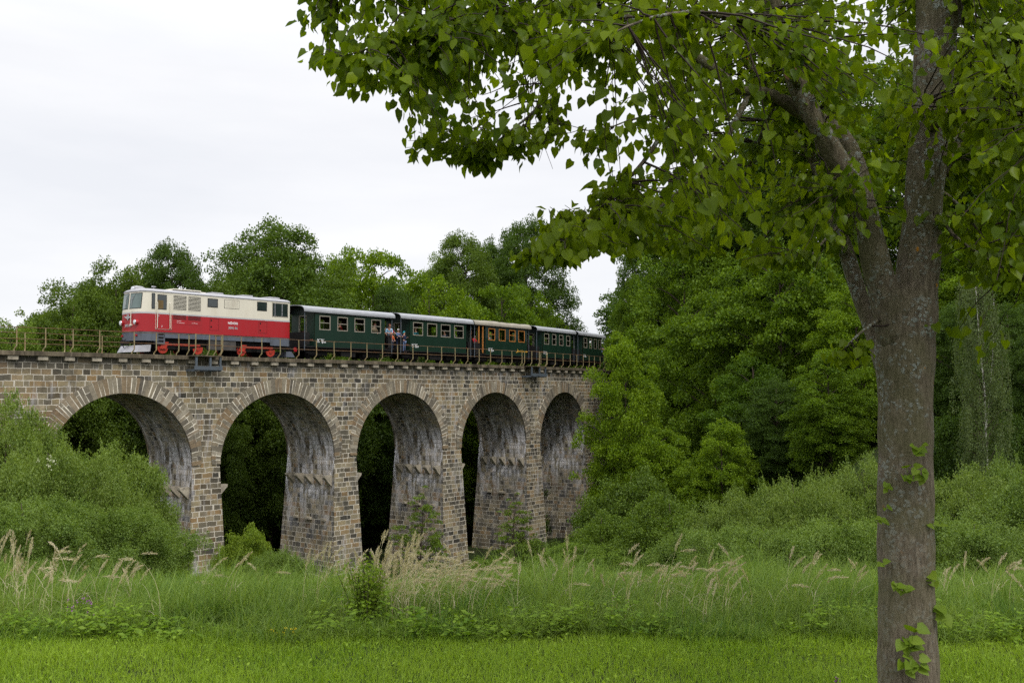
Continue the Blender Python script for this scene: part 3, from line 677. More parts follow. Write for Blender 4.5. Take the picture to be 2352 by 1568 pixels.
q = MB(); q.box(3.6, 5.35, -1.08, -.85, .33, .86); q.build('fuel_tank', mat('grey_brown_tank', (.07, .065, .06), .6, var=.3), loco, bevel=.02)
q = MB(); q.tube([(5.5, -1.0, .9), (5.55, -1.05, .5), (5.4, -1.05, .3)], .02, 6); q.tube([(8.0, -1.0, .15), (8.6, -1.05, .25), (8.7, -1.05, .8)], .015, 6); q.build('air_hose', M_BLK, loco)
for bx in ((.9, 2.98), (5.75, 7.72)):
    q = MB(); q.box(bx[0]-.35, bx[1]+.35, -.8, -.72, .3, .62); q.box(bx[0]-.35, bx[1]+.35, .72, .8, .3, .62); q.box((bx[0]+bx[1])/2-.2, (bx[0]+bx[1])/2+.2, -.8, .8, .3, .6); bg_ = q.build('bogie', M_BLK, loco)
    for k, x in enumerate(bx):
        for y in (-.38, .38): wheel(bg_, x, y, .38)
        for y in (-1, 1):
            q = MB(); q.disc(x, .36, .30, y*.98-.03, y*.98+.03, 18, 0, math.radians(155+25*k), math.radians(155+25*k+200)); q.disc(x, .36, .11, y*.98-.07, y*.98+.07, 12); q.build('crank_counterweight', M_ORG, bg_)
    for y in (-1.06, 1.06):
        q = MB(); q.box(bx[0]-.1, bx[1]+.1, y-.025, y+.025, .50, .60); q.hexa([(bx[0]-.22, y-.03, .3), (bx[0]+.15, y-.03, .3), (bx[0]+.15, y+.03, .3), (bx[0]-.22, y+.03, .3), (bx[0]-.05, y-.03, .68), (bx[0]+.3, y-.03, .68), (bx[0]+.3, y+.03, .68), (bx[0]-.05, y+.03, .68)])
        q.build('coupling_rod', M_ORG, bg_)
# ---- coaches
def coach(name, sa, sb, n_near, Ln, x_b0, x_b1, wins, label, roofm=M_RFW, framem=M_FRM, wood=False, zr=0., plat0=0., marks=True):
    hw = 1.1; z0, z1, zt = .76, 2.80+zr, 2.86+zr
    e = veh(name, sa, sb, n_near, hw, label=label, cat='coach', group='green coaches behind the locomotive')
    holes = [(a, b_, 1.82+zr*.5, 2.63+zr) for a, b_ in wins]
    q = MB(); wall_holes(q, x_b0, x_b1, z0, z1, holes, -hw, .05, -1)
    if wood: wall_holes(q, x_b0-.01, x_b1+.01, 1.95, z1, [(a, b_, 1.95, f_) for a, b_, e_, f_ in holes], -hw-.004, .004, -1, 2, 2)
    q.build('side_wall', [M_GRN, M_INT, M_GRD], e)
    q = MB(); wall_holes(q, x_b0, x_b1, z0, z1, holes, hw, .05, 1); q.build('side_wall', [M_GRN, M_INT], e)
    for x in (x_b0, x_b1):
        q = MB(); q.box(x-.03, x+.03, -hw+.05, -.36, z0, z1); q.box(x-.03, x+.03, .36, hw-.05, z0, z1); q.box(x-.03, x+.03, -.36, .36, 2.68, z1); ew = q.build('end_wall', M_GRN, e)
        q = MB(); frame(q, -.36, .36, z0+.04, 2.68, x-.035, x+.035, .06)
        for i, v_ in enumerate(q.v): q.v[i] = (v_[1], v_[0], v_[2])
        q.build('door_frame', M_FRM, ew)
    q = MB(); q.box(0.0, Ln, -hw+.052, hw-.052, .70, .80); q.box(x_b0, x_b1, -hw-.01, hw+.01, .70, .758); q.build('floor', M_BLK, e)
    q = MB(); q.box(x_b0+.05, x_b1-.05, -hw+.055, hw-.055, z1-.06, z1-.02); q.build('ceiling', M_INT, e)
    prof = [(-1.2, zt-.03), (-1.205, zt+.06), (-1.17, zt+.17), (-1.08, zt+.26), (-.9, zt+.33), (-.6, zt+.375), (-.3, zt+.395), (0, zt+.40)]; prof += [(-y, z) for y, z in prof[-2::-1]]
    q = MB(); K = 14; rk = random.Random(len(name)+int(sa))
    jig = [rk.uniform(-.03, .03) if wood else 0 for _ in range(K+1)]
    for k in range(K):
        xa, xb = -.08+(Ln+.16)*k/K, -.08+(Ln+.16)*(k+1)/K
        for (ya, za), (yb, zb) in zip(prof, prof[1:]):
            q.quad((xa, ya, za+jig[k]*(za > zt)), (xb, ya, za+jig[k+1]*(za > zt)), (xb, yb, zb+jig[k+1]*(zb > zt)), (xa, yb, zb+jig[k]*(zb > zt)), 0)
            q.quad((xb, ya*.985, za-.03), (xa, ya*.985, za-.03), (xa, yb*.985, zb-.035), (xb, yb*.985, zb-.035), 1)
    for x in (-.08, Ln+.08):
        for (ya, za), (yb, zb) in zip(prof, prof[1:]): q.quad((x, ya, za), (x, yb, zb), (x, yb*.985, zb-.035), (x, ya*.985, za-.03), 0)
    rf = q.build('roof', [roofm, M_BLK], e, smooth=False)
    for x in (x_b0, x_b1):      # lunette closing the body under the roof
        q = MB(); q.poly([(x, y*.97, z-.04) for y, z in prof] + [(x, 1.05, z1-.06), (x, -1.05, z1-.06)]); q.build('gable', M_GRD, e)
    for a, b_, e_, f_ in holes:
        for y, sg in ((-hw, -1), (hw, 1)):
            q = MB(); frame(q, a-.035, b_+.035, e_-.035, f_+.03, min(y+sg*.012, y-sg*.03), max(y+sg*.012, y-sg*.03), .055)
            fr_ = q.build('window_frame', framem, e)
            if rk.random() < .75:
                q = MB(); zc = e_+(f_-e_)*rk.choice([.5, .55, .6]); q.box(a+.02, b_-.02, min(y, y-sg*.02), max(y, y-sg*.02), zc-.02, zc+.02); q.build('sash_bar', framem, fr_)
                q = MB(); q.quad((a, y-sg*.012, e_), (b_, y-sg*.012, e_), (b_, y-sg*.012, zc), (a, y-sg*.012, zc)); q.build('pane', M_GLS, fr_)
            else:
                q = MB(); q.quad((a, y-sg*.012, e_), (b_, y-sg*.012, e_), (b_, y-sg*.012, f_), (a, y-sg*.012, f_)); q.build('pane', M_GLS, fr_)
            if wood: q = MB(); q.box(a-.02, b_+.02, min(y+sg*.0, y+sg*.02), max(y, y+sg*.02), f_+.04, f_+.13); q.build('vent_flap', M_RUB, fr_)
    for i in range(len(wins)+1):       # seats between the windows
        x = (x_b0+.35) if i == 0 else (wins[i-1][1]+(wins[i][0] if i < len(wins) else x_b1-.1))/2
        for y in (-.98, .28):
            q = MB(); q.box(x-.42, x+.42, y, y+.7, 1.12, 1.2); q.box(x-.04, x+.04, y, y+.7, 1.2, 1.75); q.build('seat', M_SEA, e, bevel=.02)
    # platforms at both ends : gates, corner posts, steps, buffer
    for x, sg in ((0, 1), (Ln, -1)):
        xe = x+sg*.08; xb = x_b0 if sg > 0 else x_b1
        q = MB(); q.box(min(xe, xe+sg*.03), max(xe, xe+sg*.03), -.95, .95, .8, 1.62); q.build('end_gate', M_BLK, e)
        for y in (-1.05, 1.05):
            q = MB(); q.tube([(xe, y, .5), (xe, y, 2.86+zr)], .028, 6); q.build('corner_post', M_BL if marks else M_BLK, e)
            if abs(xb-x) > .3:
                q = MB(); q.tube([(xe, y, 1.62), ((xe*.55+xb*.45), y, 1.62)], .018, 6)
                q.box(min(xe, xe*.5+xb*.5), max(xe, xe*.5+xb*.5), y-.012, y+.012, .85, 1.58)
                q.build('platform_rail', M_BLK, e)
                q = MB(); q.box(min(xe, xb)+.05, max(xe, xb)-.05, min(y, y*1.12), max(y, y*1.12), .36, .40); q.box(min(xe, xb)+.05, max(xe, xb)-.05, min(y, y*1.05), max(y, y*1.05), .58, .61); q.build('step', M_BLK, e)
        q = MB(); q.box(min(x, x-sg*.22), max(x, x-sg*.22), -.07, .07, .5, .62); q.tube([(x-sg*.22, 0, .56), (x-sg*.27, 0, .56)], .17, 14); q.build('coupler', M_BLK, e)
    q = MB(); q.box(.1, Ln-.1, -.75, .75, .48, .70); q.box(Ln*.42, Ln*.58, -.9, -.4, .22, .5); q.build('underframe', M_BLK, e)
    for x in (Ln*.2, Ln*.8):
        q = MB(); q.box(x-.75, x+.75, -.62, -.52, .24, .46); q.box(x-.75, x+.75, .52, .62, .24, .46); q.box(x-.1, x+.1, -.6, .6, .28, .5); bg_ = q.build('bogie', M_BLK, e)
        for dx in (-.5, .5):
            for y in (-.38, .38): wheel(bg_, x+dx, y, .3)
    if marks:
        q = MB(); x = x_b0+.2 if not wood else x_b0+.35
        for i in range(6): q.box(x+i*.1, x+i*.1+.05, -hw-.003, -hw-.0005, 1.2, 1.235)
        for a, b_, e_, f_ in ((0, .14, 1.08, 1.17), (.0, .07, 1.02, 1.06), (.09, .2, 1.02, 1.05), (.32, .47, 1.06, 1.17), (.36, .45, .98, 1.05), (.5, .54, 1.0, 1.1), (.57, .6, 1.0, 1.1), (.63, .66, 1.0, 1.1)): q.box(x+a, x+b_, -hw-.003, -hw-.0005, e_, f_)
        q.build('white_markings', M_WHT, e)
    return e
NN = .9
W1 = [(1.20, 2.01), (2.64, 3.42), (4.05, 4.86), (5.49, 6.27)]
coach1 = coach('passenger_coach', 11.66, 19.106, NN, 7.42, .82, 6.65, W1, 'green coach with pale grey roof, coupled directly behind the locomotive')
coach2 = coach('passenger_coach', 19.79, 27.268, NN, 7.45, .91, 6.79, [(1.24, 2.16), (2.66, 3.60), (4.08, 5.02), (5.50, 6.46)], 'second green coach with bright white roof, behind the crowded open platform', zr=.04)
coach3 = coach('passenger_coach', 27.543, 34.674, NN, 7.11, 1.36, 6.70, [(1.73, 2.49), (3.03, 3.81), (4.36, 5.11), (5.58, 6.36)], 'older green coach with lumpy canvas roof, orange wooden windows and yellow script', roofm=M_RFC, framem=M_WOD, wood=True, zr=.04)
coach4 = coach('passenger_coach', 35.72, 42.407, NN, 6.65, .95, 6.0, [(1.26, 2.01), (2.60, 3.24), (3.84, 4.50), (5.12, 5.73)], 'green coach with grey roof, fourth behind the locomotive', zr=.02)
coach5 = coach('passenger_coach', 43.16, 50.04, NN, 6.8, 1.13, 6.0, [(1.43, 2.19), (2.80, 3.37), (3.98, 4.67), (5.2, 5.82)], 'green coach partly hidden by tree leaves at the far end of the train', zr=.02)
q = MB(); q.box(.98, 1.06, -1.12, -1.05, .85, 2.86); q.box(.50, .58, -1.12, -1.05, 1.55, 2.86); q.build('wooden_doorpost', M_WOD, coach3)
q = MB(); q.tube([(5.22, -1.106, 1.02), (5.30, -1.106, 1.0), (5.42, -1.106, 1.10), (5.40, -1.106, 1.26)], .018, 5)
q.tube([(5.42+.03*i, -1.106, 1.10+.045*(1 if i % 2 else -1)+(.05 if i % 9 == 3 else 0)) for i in range(46)], .016, 5); q.build('yellow_script_marking', M_YEL, coach3)
q = MB(); q.disc(-.25, .55, .13, -.62, -.58, 18); o_ = q.build('tail_disc', M_RED, coach1)
# ------------------------------------------------------------------ passengers
def cloth(name, col): return mat('cloth_'+name, col, .85, var=.15, scale=8)
SKIN = mat('skin', (.50, .27, .19), .55, var=.06)
CL = {'red': cloth('red', (.45, .02, .03)), 'blue': cloth('light_blue', (.25, .45, .62)), 'navy': cloth('navy', (.02, .03, .07)), 'jeans': cloth('jeans', (.10, .14, .25)), 'black': cloth('black', (.012, .012, .014)),
      'beige': cloth('beige', (.36, .27, .19)), 'orange': cloth('orange', (.6, .13, .04)), 'white': cloth('white', (.6, .6, .6)), 'teal': cloth('teal', (.03, .30, .38)), 'grey': cloth('grey', (.15, .14, .14)), 'green': cloth('green', (.06, .12, .05)), 'brown': cloth('brown', (.10, .05, .025))}
HAIR = {'dark': mat('hair_dark', (.02, .012, .008), .6), 'fair': mat('hair_fair', (.30, .19, .09), .6), 'grey': mat('hair_grey', (.32, .28, .25), .6), 'red': mat('hair_auburn', (.12, .035, .015), .6)}
def skin_obj(name, V, Ed, Rd, m_, parent, sub=1):
    me = bpy.data.meshes.new(name); me.from_pydata(V, Ed, []); o = bpy.data.objects.new(name, me); COL.objects.link(o); o.parent = parent
    md = o.modifiers.new('skin', 'SKIN'); 
    if not me.skin_vertices: return o
    for i, r in enumerate(Rd): me.skin_vertices[0].data[i].radius = (r, r) if not isinstance(r, tuple) else r
    me.skin_vertices[0].data[0].use_root = True; md.use_smooth_shade = True
    o.modifiers.new('sub', 'SUBSURF').levels = sub; o.modifiers['sub'].render_levels = sub; me.materials.append(m_); return o
def person(v, x, y, zf, az, label, H=1.72, pose='stand', top='grey', legs='jeans', hair='dark', hat=None, group='passengers riding in the coaches', arms=None, lean=0., scarf=None):
    """v vehicle, x y zf local foot (or seat) point, az facing in the vehicle frame"""
    e = bpy.data.objects.new('person', None); COL.objects.link(e); e.empty_display_size = .2
    M = Matrix.Translation(v.location) @ Matrix.Rotation(v.rotation_euler.z, 4, 'Z'); p = M @ Vector((x, y, zf)); e.location = p; e.rotation_euler = (0, 0, v.rotation_euler.z + az)
    tag(e, label, 'person', group); k = H/1.74
    sit = pose == 'sit'; dz = -.50*k if sit else 0
    def J(a, b_, c_): 
        a2 = a + lean*max(0, c_-.95); return (a2*k, b_*k, c_*k+dz)
    pel, spi, che, nec, hd0, hd1, top_ = J(0, 0, .95), J(-.01, 0, 1.15), J(0, 0, 1.36), J(.01, 0, 1.50), J(.03, 0, 1.56), J(.04, 0, 1.65), J(.02, 0, 1.72)
    V = [pel, spi, che, nec, hd0, hd1, top_]; Ed = [(0, 1), (1, 2), (2, 3), (3, 4), (4, 5), (5, 6)]; Rd = [.12*k, .11*k, (.10*k, .14*k), .05*k, .07*k, .092*k, .06*k]
    nose = len(V); V.append(J(.15, 0, 1.63)); Ed.append((5, nose)); Rd.append(.018*k)
    ar = arms or ((.28, .16, 1.08), (.28, -.16, 1.08))
    sh_V, sh_E, sh_R = [pel, spi, che], [(0, 1), (1, 2)], [(.14*k, .16*k), (.135*k, .16*k), (.13*k, .17*k)]
    for sg, h in ((1, ar[0]), (-1, ar[1])):
        S_ = J(0, sg*.18, 1.40); H_ = J(*h); el = J((h[0])*.35-.02, sg*.24, min(1.2, (1.40+h[2])/2-.05))
        i = len(V); V += [S_, el, H_]; Ed += [(2, i), (i, i+1), (i+1, i+2)]; Rd += [.055*k, .042*k, .03*k]
        d = (Vector(H_)-Vector(el)).normalized(); sd_ = Vector((-d.y, d.x, 0)); sd_ = sd_.normalized() if sd_.length > .1 else Vector((0, 1, 0))
        for f_ in range(5):
            b_ = Vector(H_) + d*(.03 if f_ == 4 else .07)*k + sd_*((f_-1.5)*.018 if f_ < 4 else .04*sg)*k; tp = b_ + d*(.05, .065, .07, .06, .035)[f_]*k + Vector((0, 0, -.02))
            j = len(V); V += [tuple(b_), tuple(tp)]; Ed += [(i+2, j), (j, j+1)]; Rd += [.010*k, .008*k]
        j = len(sh_V); sh_V += [S_, el, tuple(Vector(el).lerp(Vector(H_), .55))]; sh_E += [(2, j), (j, j+1), (j+1, j+2)]; sh_R += [.072*k, .056*k, .048*k]
    tr_V, tr_E, tr_R = [pel], [], [.15*k]; so_V, so_E, so_R = [], [], []
    for sg in (1, -1):
        hip = J(0, sg*.09, .88)
        if sit: kn, an, to = (.42*k, sg*.11*k, .40*k), (.40*k, sg*.11*k, -.02), (.55*k, sg*.12*k, -.04)
        else: kn, an, to = J(.02, sg*.10, .48), J(-.01, sg*.11, .09), J(.16, sg*.12, .05)
        i = len(V); V += [hip, kn, an, to]; Ed += [(0, i), (i, i+1), (i+1, i+2), (i+2, i+3)]; Rd += [.085*k, .055*k, .04*k, .035*k]
        i = len(tr_V); tr_V += [hip, kn, an]; tr_E += [(0, i), (i, i+1), (i+1, i+2)]; tr_R += [.105*k, .075*k, .06*k]
        i = len(so_V); so_V += [(an[0]-.03, an[1], an[2]), to]; so_E += [(i, i+1)]; so_R += [.05*k, .045*k]
    skin_obj('body', V, Ed, Rd, SKIN, e)
    skin_obj('shirt', sh_V, sh_E, sh_R, CL[top], e); skin_obj('trousers', tr_V, tr_E, tr_R, CL[legs], e)
    for i in (0, 2): 
        skin_obj('shoe', so_V[i:i+2], [(0, 1)], so_R[i:i+2], CL['black'], e)
    hc = Vector(J(.0, 0, 1.665)); q = MB()
    n_, m_ = 10, 6
    for a in range(m_+1):
        th = math.pi*.56*a/m_
        for b_ in range(n_):
            ph = 2*math.pi*b_/n_; rr_ = .112*k*(1.0 if not hat else 1.08)
            drop = .0 if math.cos(ph) > .3 else -.05*(a/m_)*k
            q.v.append((hc.x-.01+rr_*math.sin(th)*math.cos(ph)*(.92 if math.cos(ph) > 0 else 1.05), hc.y+rr_*math.sin(th)*math.sin(ph)*.88, hc.z+rr_*math.cos(th)*1.02+drop))
    for a in range(m_):
        for b_ in range(n_): q.f.append((a*n_+b_, (a+1)*n_+b_, (a+1)*n_+(b_+1) % n_, a*n_+(b_+1) % n_)); q.m.append(0)
    q.build('hair' if not hat else 'cap', HAIR[hair] if not hat else CL[hat], e, smooth=True)
    if hat: q = MB(); q.poly([(hc.x+.08*k, -.07*k, hc.z+.03), (hc.x+.22*k, -.05*k, hc.z+.015), (hc.x+.22*k, .05*k, hc.z+.015), (hc.x+.08*k, .07*k, hc.z+.03)]); q.build('cap_peak', CL[hat], e)
    q = MB()
    for sg in (-1, 1): q.tube([Vector(J(.115, sg*.035, 1.66)), Vector(J(.135, sg*.035, 1.66))], .012*k, 6)
    q.build('eyes', CL['black'], e)
    return e
T = -math.pi/2          # facing the camera's side of the train
rail_arm = ((.42, .12, 1.12), (.42, -.14, 1.12))
P_ = [
 (coach1, 6.95, -.62, .80, T+.3, dict(label='grey haired man in beige jacket on the open platform', H=1.78, top='beige', legs='brown', hair='grey', arms=((.45, .1, 1.05), (.3, -.2, 1.0)))),
 (coach1, 7.25, -.80, .80, T-.5, dict(label='person in light blue shirt leaning over the open platform gate', H=1.62, top='blue', legs='black', hair='red', lean=.55, arms=rail_arm)),
 (coach1, 7.62, -.55, .80, T-.1, dict(label='dark haired woman in bright red jacket on the open platform', H=1.68, top='red', legs='black', hair='dark', arms=rail_arm)),
 (coach1, 7.55, -.85, .80, T, dict(label='small child with orange sleeves between the red and blue passengers', H=1.10, top='orange', legs='navy', hair='fair', arms=((.3, .12, .95), (.3, -.2, .9)))),
 (coach2, .18, -.72, .80, T-.2, dict(label='child in blue and white cap leaning on the platform gate', H=1.38, top='jeans', legs='navy', hat='white', hair='dark', arms=rail_arm)),
 (coach2, .42, -1.02, .62, T+.2, dict(label='person in jeans and blue cap on the platform step', H=1.40, top='navy', legs='jeans', hat='teal', hair='dark', arms=((.2, .2, 1.25), (.1, -.3, 1.3)))),
 (coach1, 1.30, -.78, 1.20, T+.5, dict(label='passenger with fair face in the first window behind the locomotive', pose='sit', top='navy')),
 (coach1, 2.82, -.70, 1.12, T, dict(label='dark haired passenger at left of the second window of the first coach', pose='sit', top='brown')),
 (coach1, 3.22, -.80, 1.14, T-.1, dict(label='passenger in red at right of the second window of the first coach', pose='sit', top='red')),
 (coach1, 4.22, -.75, 1.08, T+.2, dict(label='passenger at left of the third window of the first coach', pose='sit', top='grey', hair='red')),
 (coach1, 4.70, -.70, 1.02, T, dict(label='child low at right of the third window of the first coach', pose='sit', H=1.35, top='brown', hair='fair')),
 (coach1, 6.05, -.75, .80, T+.2, dict(label='person with auburn hair standing in the fourth window of the first coach', H=1.66, top='beige', hair='red')),
 (coach1, 5.75, -.75, 1.08, T, dict(label='passenger in beige low in the fourth window of the first coach', pose='sit', top='beige', hair='fair')),
 (coach2, 1.75, -.82, 1.12, T, dict(label='fair haired passenger with teal sleeve in the first window of the second coach', pose='sit', top='teal', hair='fair')),
 (coach2, 3.05, -.70, 1.05, T, dict(label='passenger in green in the second window of the second coach', pose='sit', top='green', hair='fair')),
 (coach2, 4.75, -.80, 1.05, T, dict(label='passenger in blue in the third window of the second coach', pose='sit', top='jeans')),
 (coach2, 5.95, -.75, 1.1, T, dict(label='passenger in white in the fourth window of the second coach', pose='sit', top='white', hair='grey')),
 (coach3, 2.10, -.75, 1.1, T, dict(label='grey haired passenger in the first orange framed window', pose='sit', top='white', hair='grey')),
 (coach3, 3.45, -.75, 1.1, T, dict(label='passenger in pale shirt in the second orange framed window', pose='sit', top='white', hair='dark')),
 (coach3, 5.98, -.75, 1.1, T, dict(label='passenger in orange in the last orange framed window', pose='sit', top='orange', hair='fair')),
 (coach3, .45, -.75, .80, T, dict(label='person with red sleeve on the platform of the canvas roofed coach', H=1.3, top='red', legs='black')),
 (coach4, 1.65, -.8, 1.1, T, dict(label='passenger in grey in the first window of the fourth coach', pose='sit', top='grey')),
 (coach4, 2.95, -.8, 1.1, T, dict(label='passenger in white in the second window of the fourth coach', pose='sit', top='white', hair='red')),
 (coach4, 4.15, -.8, 1.1, T, dict(label='passenger in red in the third window of the fourth coach', pose='sit', top='red')),
 (coach4, 5.45, -.8, 1.1, T, dict(label='passenger in pale blue in the last window of the fourth coach', pose='sit', top='blue')),
 (coach5, 6.45, -.80, .80, T, dict(label='person in blue on the platform half hidden by the tree leaves', H=1.72, top='navy', legs='jeans')),
]
for i_, (v, x, y, z, az, kw) in enumerate(P_):
    if kw.get('pose') == 'sit': person(v, x + (.12 if i_ % 2 else -.12), -.72, z, .25*(-1)**i_*(-1) + (0 if i_ % 2 == 0 else math.pi), **kw)      # on the benches, legs along the coach
    else: person(v, x, y, z, az, **kw)
# ------------------------------------------------------------------ trees and shrubs
BARK = mat('bark_grey_brown', (.06, .045, .035), .9, var=.35, scale=3, bmp=.02, streak=True)
L_MAP = leaf_mat('leaf_maple', (.032, .070, .004), (.072, .135, .006), (.145, .225, .012), trans=.42, gloss=.010)
L_ALD = leaf_mat('leaf_alder', (.034, .066, .007), (.068, .115, .011), (.118, .178, .020), trans=.36, gloss=.012)
L_WIL = leaf_mat('leaf_willow', (.062, .112, .015), (.122, .188, .028), (.20, .27, .055), trans=.38, gloss=.015)
L_BIR = leaf_mat('leaf_birch', (.05, .085, .03), (.085, .13, .045), (.12, .17, .06), trans=.4, gloss=.015)
L_NDL = leaf_mat('needle_spruce', (.010, .028, .012), (.018, .045, .018), (.03, .065, .02), trans=.1, gloss=.02)
def curve_pts(a, b_, sag, k=6):
    a, b_ = np.array(a, float), np.array(b_, float); o = []
    for i in range(k+1):
        t = i/k; p = a*(1-t)+b_*t; p[2] += sag*math.sin(math.pi*t); o.append(tuple(p))
    return o
def crown(kind, seed, H, Rx, z0, nc, lpc, ls, lm, oblate=.6, lobes=5, upright=.5, thin=1.0, shape=1.0, cl=(.9, 1.7), shoots=0, fuzz=0.):
    """a tree standing on its own origin: trunk with limbs, crown of leaf clumps. H total height, Rx crown radius, z0 foot of the crown"""
    g = np.random.default_rng(seed); ph0 = g.random(6)*6.28
    C, CR = [], []
    while len(C) < nc:
        h = g.random(); ph = g.random()*2*np.pi
        prof = max(.02, 1-h**(2.3*shape))**.55 * (.62+.38*min(1, h/.3))
        lump = 1 + .22*math.sin(3*ph+ph0[0]+5*h) + .16*math.sin(5*ph+ph0[1]-9*h) + .12*math.sin(lobes*h*6+ph0[2]+ph)
        rmax = Rx*prof*lump
        if g.random() > prof**1.4+.08: continue
        fr = .30+.70*g.random()**.45
        C.append((rmax*fr*math.cos(ph), rmax*fr*math.sin(ph), z0+(H-z0-cl[1]*.5)*h*(1+.04*math.sin(4*ph+ph0[3])))); CR.append(g.uniform(*cl)*(1-.2*h))
    C, CR = np.array(C), np.array(CR)
    n = (lpc*(CR/CR.mean())**2).astype(int); idx = np.repeat(np.arange(nc), n); N_ = len(idx)
    d = unit(g.normal(size=(N_, 3))); d[:, 2] = np.where(d[:, 2] < -.25, -d[:, 2]*g.random(N_), d[:, 2])   # leaves sit on the upper side of a clump
    rad = (.55+.45*g.random(N_)**.6)[:, None]
    ax = unit(C*np.array([1, 1, .25]))[idx]
    lump2 = 1 + .25*np.sin(d[:, 0:1]*5+idx[:, None]) * np.sin(d[:, 1:2]*6+idx[:, None]*2)
    P = C[idx] + d*rad*CR[idx][:, None]*np.array([1, 1, oblate])*lump2
    P[:, 2] -= .10*np.linalg.norm(P[:, :2]-C[idx][:, :2], axis=1)
    P = P + g.normal(size=(N_, 3))*fuzz
    Dn = unit(g.normal(size=(N_, 3))*.8 + ax*.8 + np.array([0, 0, -.35])); Nn = unit(d*.5 + np.array([0, 0, upright]) + g.normal(size=(N_, 3))*.55)
    V, Fq = leaves(KITE, P, Dn, Nn, ls*g.uniform(.65, 1.25, N_), 1.1*thin)
    if shoots:      # long young shoots that stand out of the crown
        dd = unit(C[:, :]*np.array([1, 1, .6])+np.array([0, 0, .6*H*.4])); si = g.integers(0, nc, shoots); k = 34
        sd_ = unit(dd[si]*.7+g.normal(size=(shoots, 3))*.28+np.array([0, 0, .55])); sl_ = g.uniform(.2, .85, (shoots, 1))**1.2
        tt = g.random((shoots, k, 1)); SP = (C[si]+sd_*CR[si][:, None]*.3)[:, None, :]+sd_[:, None, :]*sl_[:, :, None]*tt; SP[:, :, 2] -= (.12*tt[:, :, 0]**2); SP = SP.reshape(-1, 3)+g.normal(size=(shoots*k, 3))*.025
        SD = unit(np.repeat(sd_, k, 0)+g.normal(size=(shoots*k, 3))*.55)
        V2, F2 = leaves(KITE, SP, SD, unit(g.normal(size=(shoots*k, 3))+np.array([0, 0, .8])), ls*g.uniform(.7, 1.2, shoots*k), .55); V, Fq = stack([(V, Fq), (V2, F2)])
    me = np_mesh(kind+'_leaves', V, Fq, lm)
    q = MB(); tp = []; K = 9
    for k in range(K): t = k/(K-1); tp.append((.25*math.sin(t*4+ph0[4])*t, .25*math.cos(t*5+ph0[5])*t, -.6+(H*.9+.6)*t))
    r0 = max(.09, H*.013); q.tube(tp, [r0*(1-.85*k/(K-1)) for k in range(K)], 8)
    for i in g.permutation(nc)[:min(nc, 46)]:
        cz = C[i][2]-.35*CR[i]; hb = max(z0*.6, cz-np.linalg.norm(C[i][:2])*.55); t = min(.95, (hb+.6)/(H*.9+.6)); b0 = (.25*math.sin(t*4+ph0[4])*t, .25*math.cos(t*5+ph0[5])*t, hb)
        q.tube(curve_pts(b0, (C[i][0], C[i][1], cz), .3, 4), [r0*.32*(1-t*.6), r0*.25, r0*.2, r0*.12, .015], 5, cap=False)
    r = empty(kind, (0, 0, -500)); q.build('trunk', BARK, r, smooth=True); obj_of(me, 'crown', r); r['_H'] = H; r['_R'] = Rx
    return r
PR = {
 'mapA': crown('maple_tree', 1, 20, 5.4, 2.0, 250, 330, .19, L_MAP, .66, cl=(.8, 1.75), shape=1.9, upright=.2),
 'mapB': crown('maple_tree', 2, 18, 5.0, 1.0, 240, 330, .19, L_MAP, .64, lobes=4, shape=1.9, cl=(.8, 1.8), upright=.2),
 'mapC': crown('lime_tree', 3, 19, 4.2, 1.5, 330, 270, .17, L_MAP, .8, lobes=7, shape=1.6, cl=(.65, 1.45), upright=.25),
 'aldA': crown('alder_tree', 4, 20, 5.2, 2.0, 820, 230, .14, L_ALD, .8, lobes=6, shape=2.3, cl=(.6, 1.35)),
 'aldB': crown('alder_tree', 5, 19, 4.6, 1.5, 760, 210, .14, L_ALD, .85, lobes=8, shape=2.0, cl=(.5, 1.25)),
 'aldC': crown('ash_tree', 6, 18, 4.4, 3.0, 560, 180, .14, L_ALD, .75, lobes=9, shape=1.9, cl=(.5, 1.15)),
 'dome': crown('hazel_bush', 7, 6, 3.2, .0, 240, 230, .11, L_ALD, .8, cl=(.45, .95), shape=1.5),
 'young': crown('young_alder', 8, 7, 1.9, 1.0, 120, 60, .10, L_ALD, .5, cl=(.2, .45), shape=.55),
 'wilA': crown('willow_bush', 9, 5.0, 3.4, .0, 330, 420, .09, L_WIL, .85, cl=(.34, .95), thin=.6, shape=1.4, shoots=650, fuzz=.05),
 'wilB': crown('willow_bush', 10, 4.4, 3.8, .0, 330, 420, .09, L_WIL, .8, cl=(.34, 1.0), thin=.6, shape=1.6, shoots=650, fuzz=.05),
 'wilC': crown('willow_bush', 11, 4.0, 2.6, .0, 260, 330, .085, L_WIL, .85, cl=(.28, .75), thin=.6, shape=1.3, shoots=600, fuzz=.07),
}
NT = [0]
def place(pr, u, vtop, Y, wpx, zb, label, color=(1, 1, 1), cat='tree', group=None, rz=None):
    o = PR[pr]; p = at(u, vtop, Y); rn = random.Random(NT[0]*7+3); NT[0] += 1
    x, y = p.x, p.y
    if zb is None: zb = ground_z(x, y)-.1
    sz = (p.z-zb)/o['_H']; sx = wpx/F_PX*Y/o['_R']
    rz = rn.uniform(0, 6.28) if rz is None else rz
    r = copy_tree(o, (x, y, zb), rz, (sx, sx, sz), color=color, label=label, cat=cat, group=group)
    for k in ('_H', '_R'):
        if k in r: del r[k]
    return r
G1, G2, G3, G4 = 'trees behind the train', 'woodland trees right of the viaduct', 'dark trees seen through the arches', 'bushes at the meadow edge'
BR, DK, MD, PL = (1.3, 1.24, 1.0), (.66, .74, .8), (1, 1, 1), (1.5, 1.45, 1.6)  # DK puts woodland shade into the leaf colour; also used for dark crowns
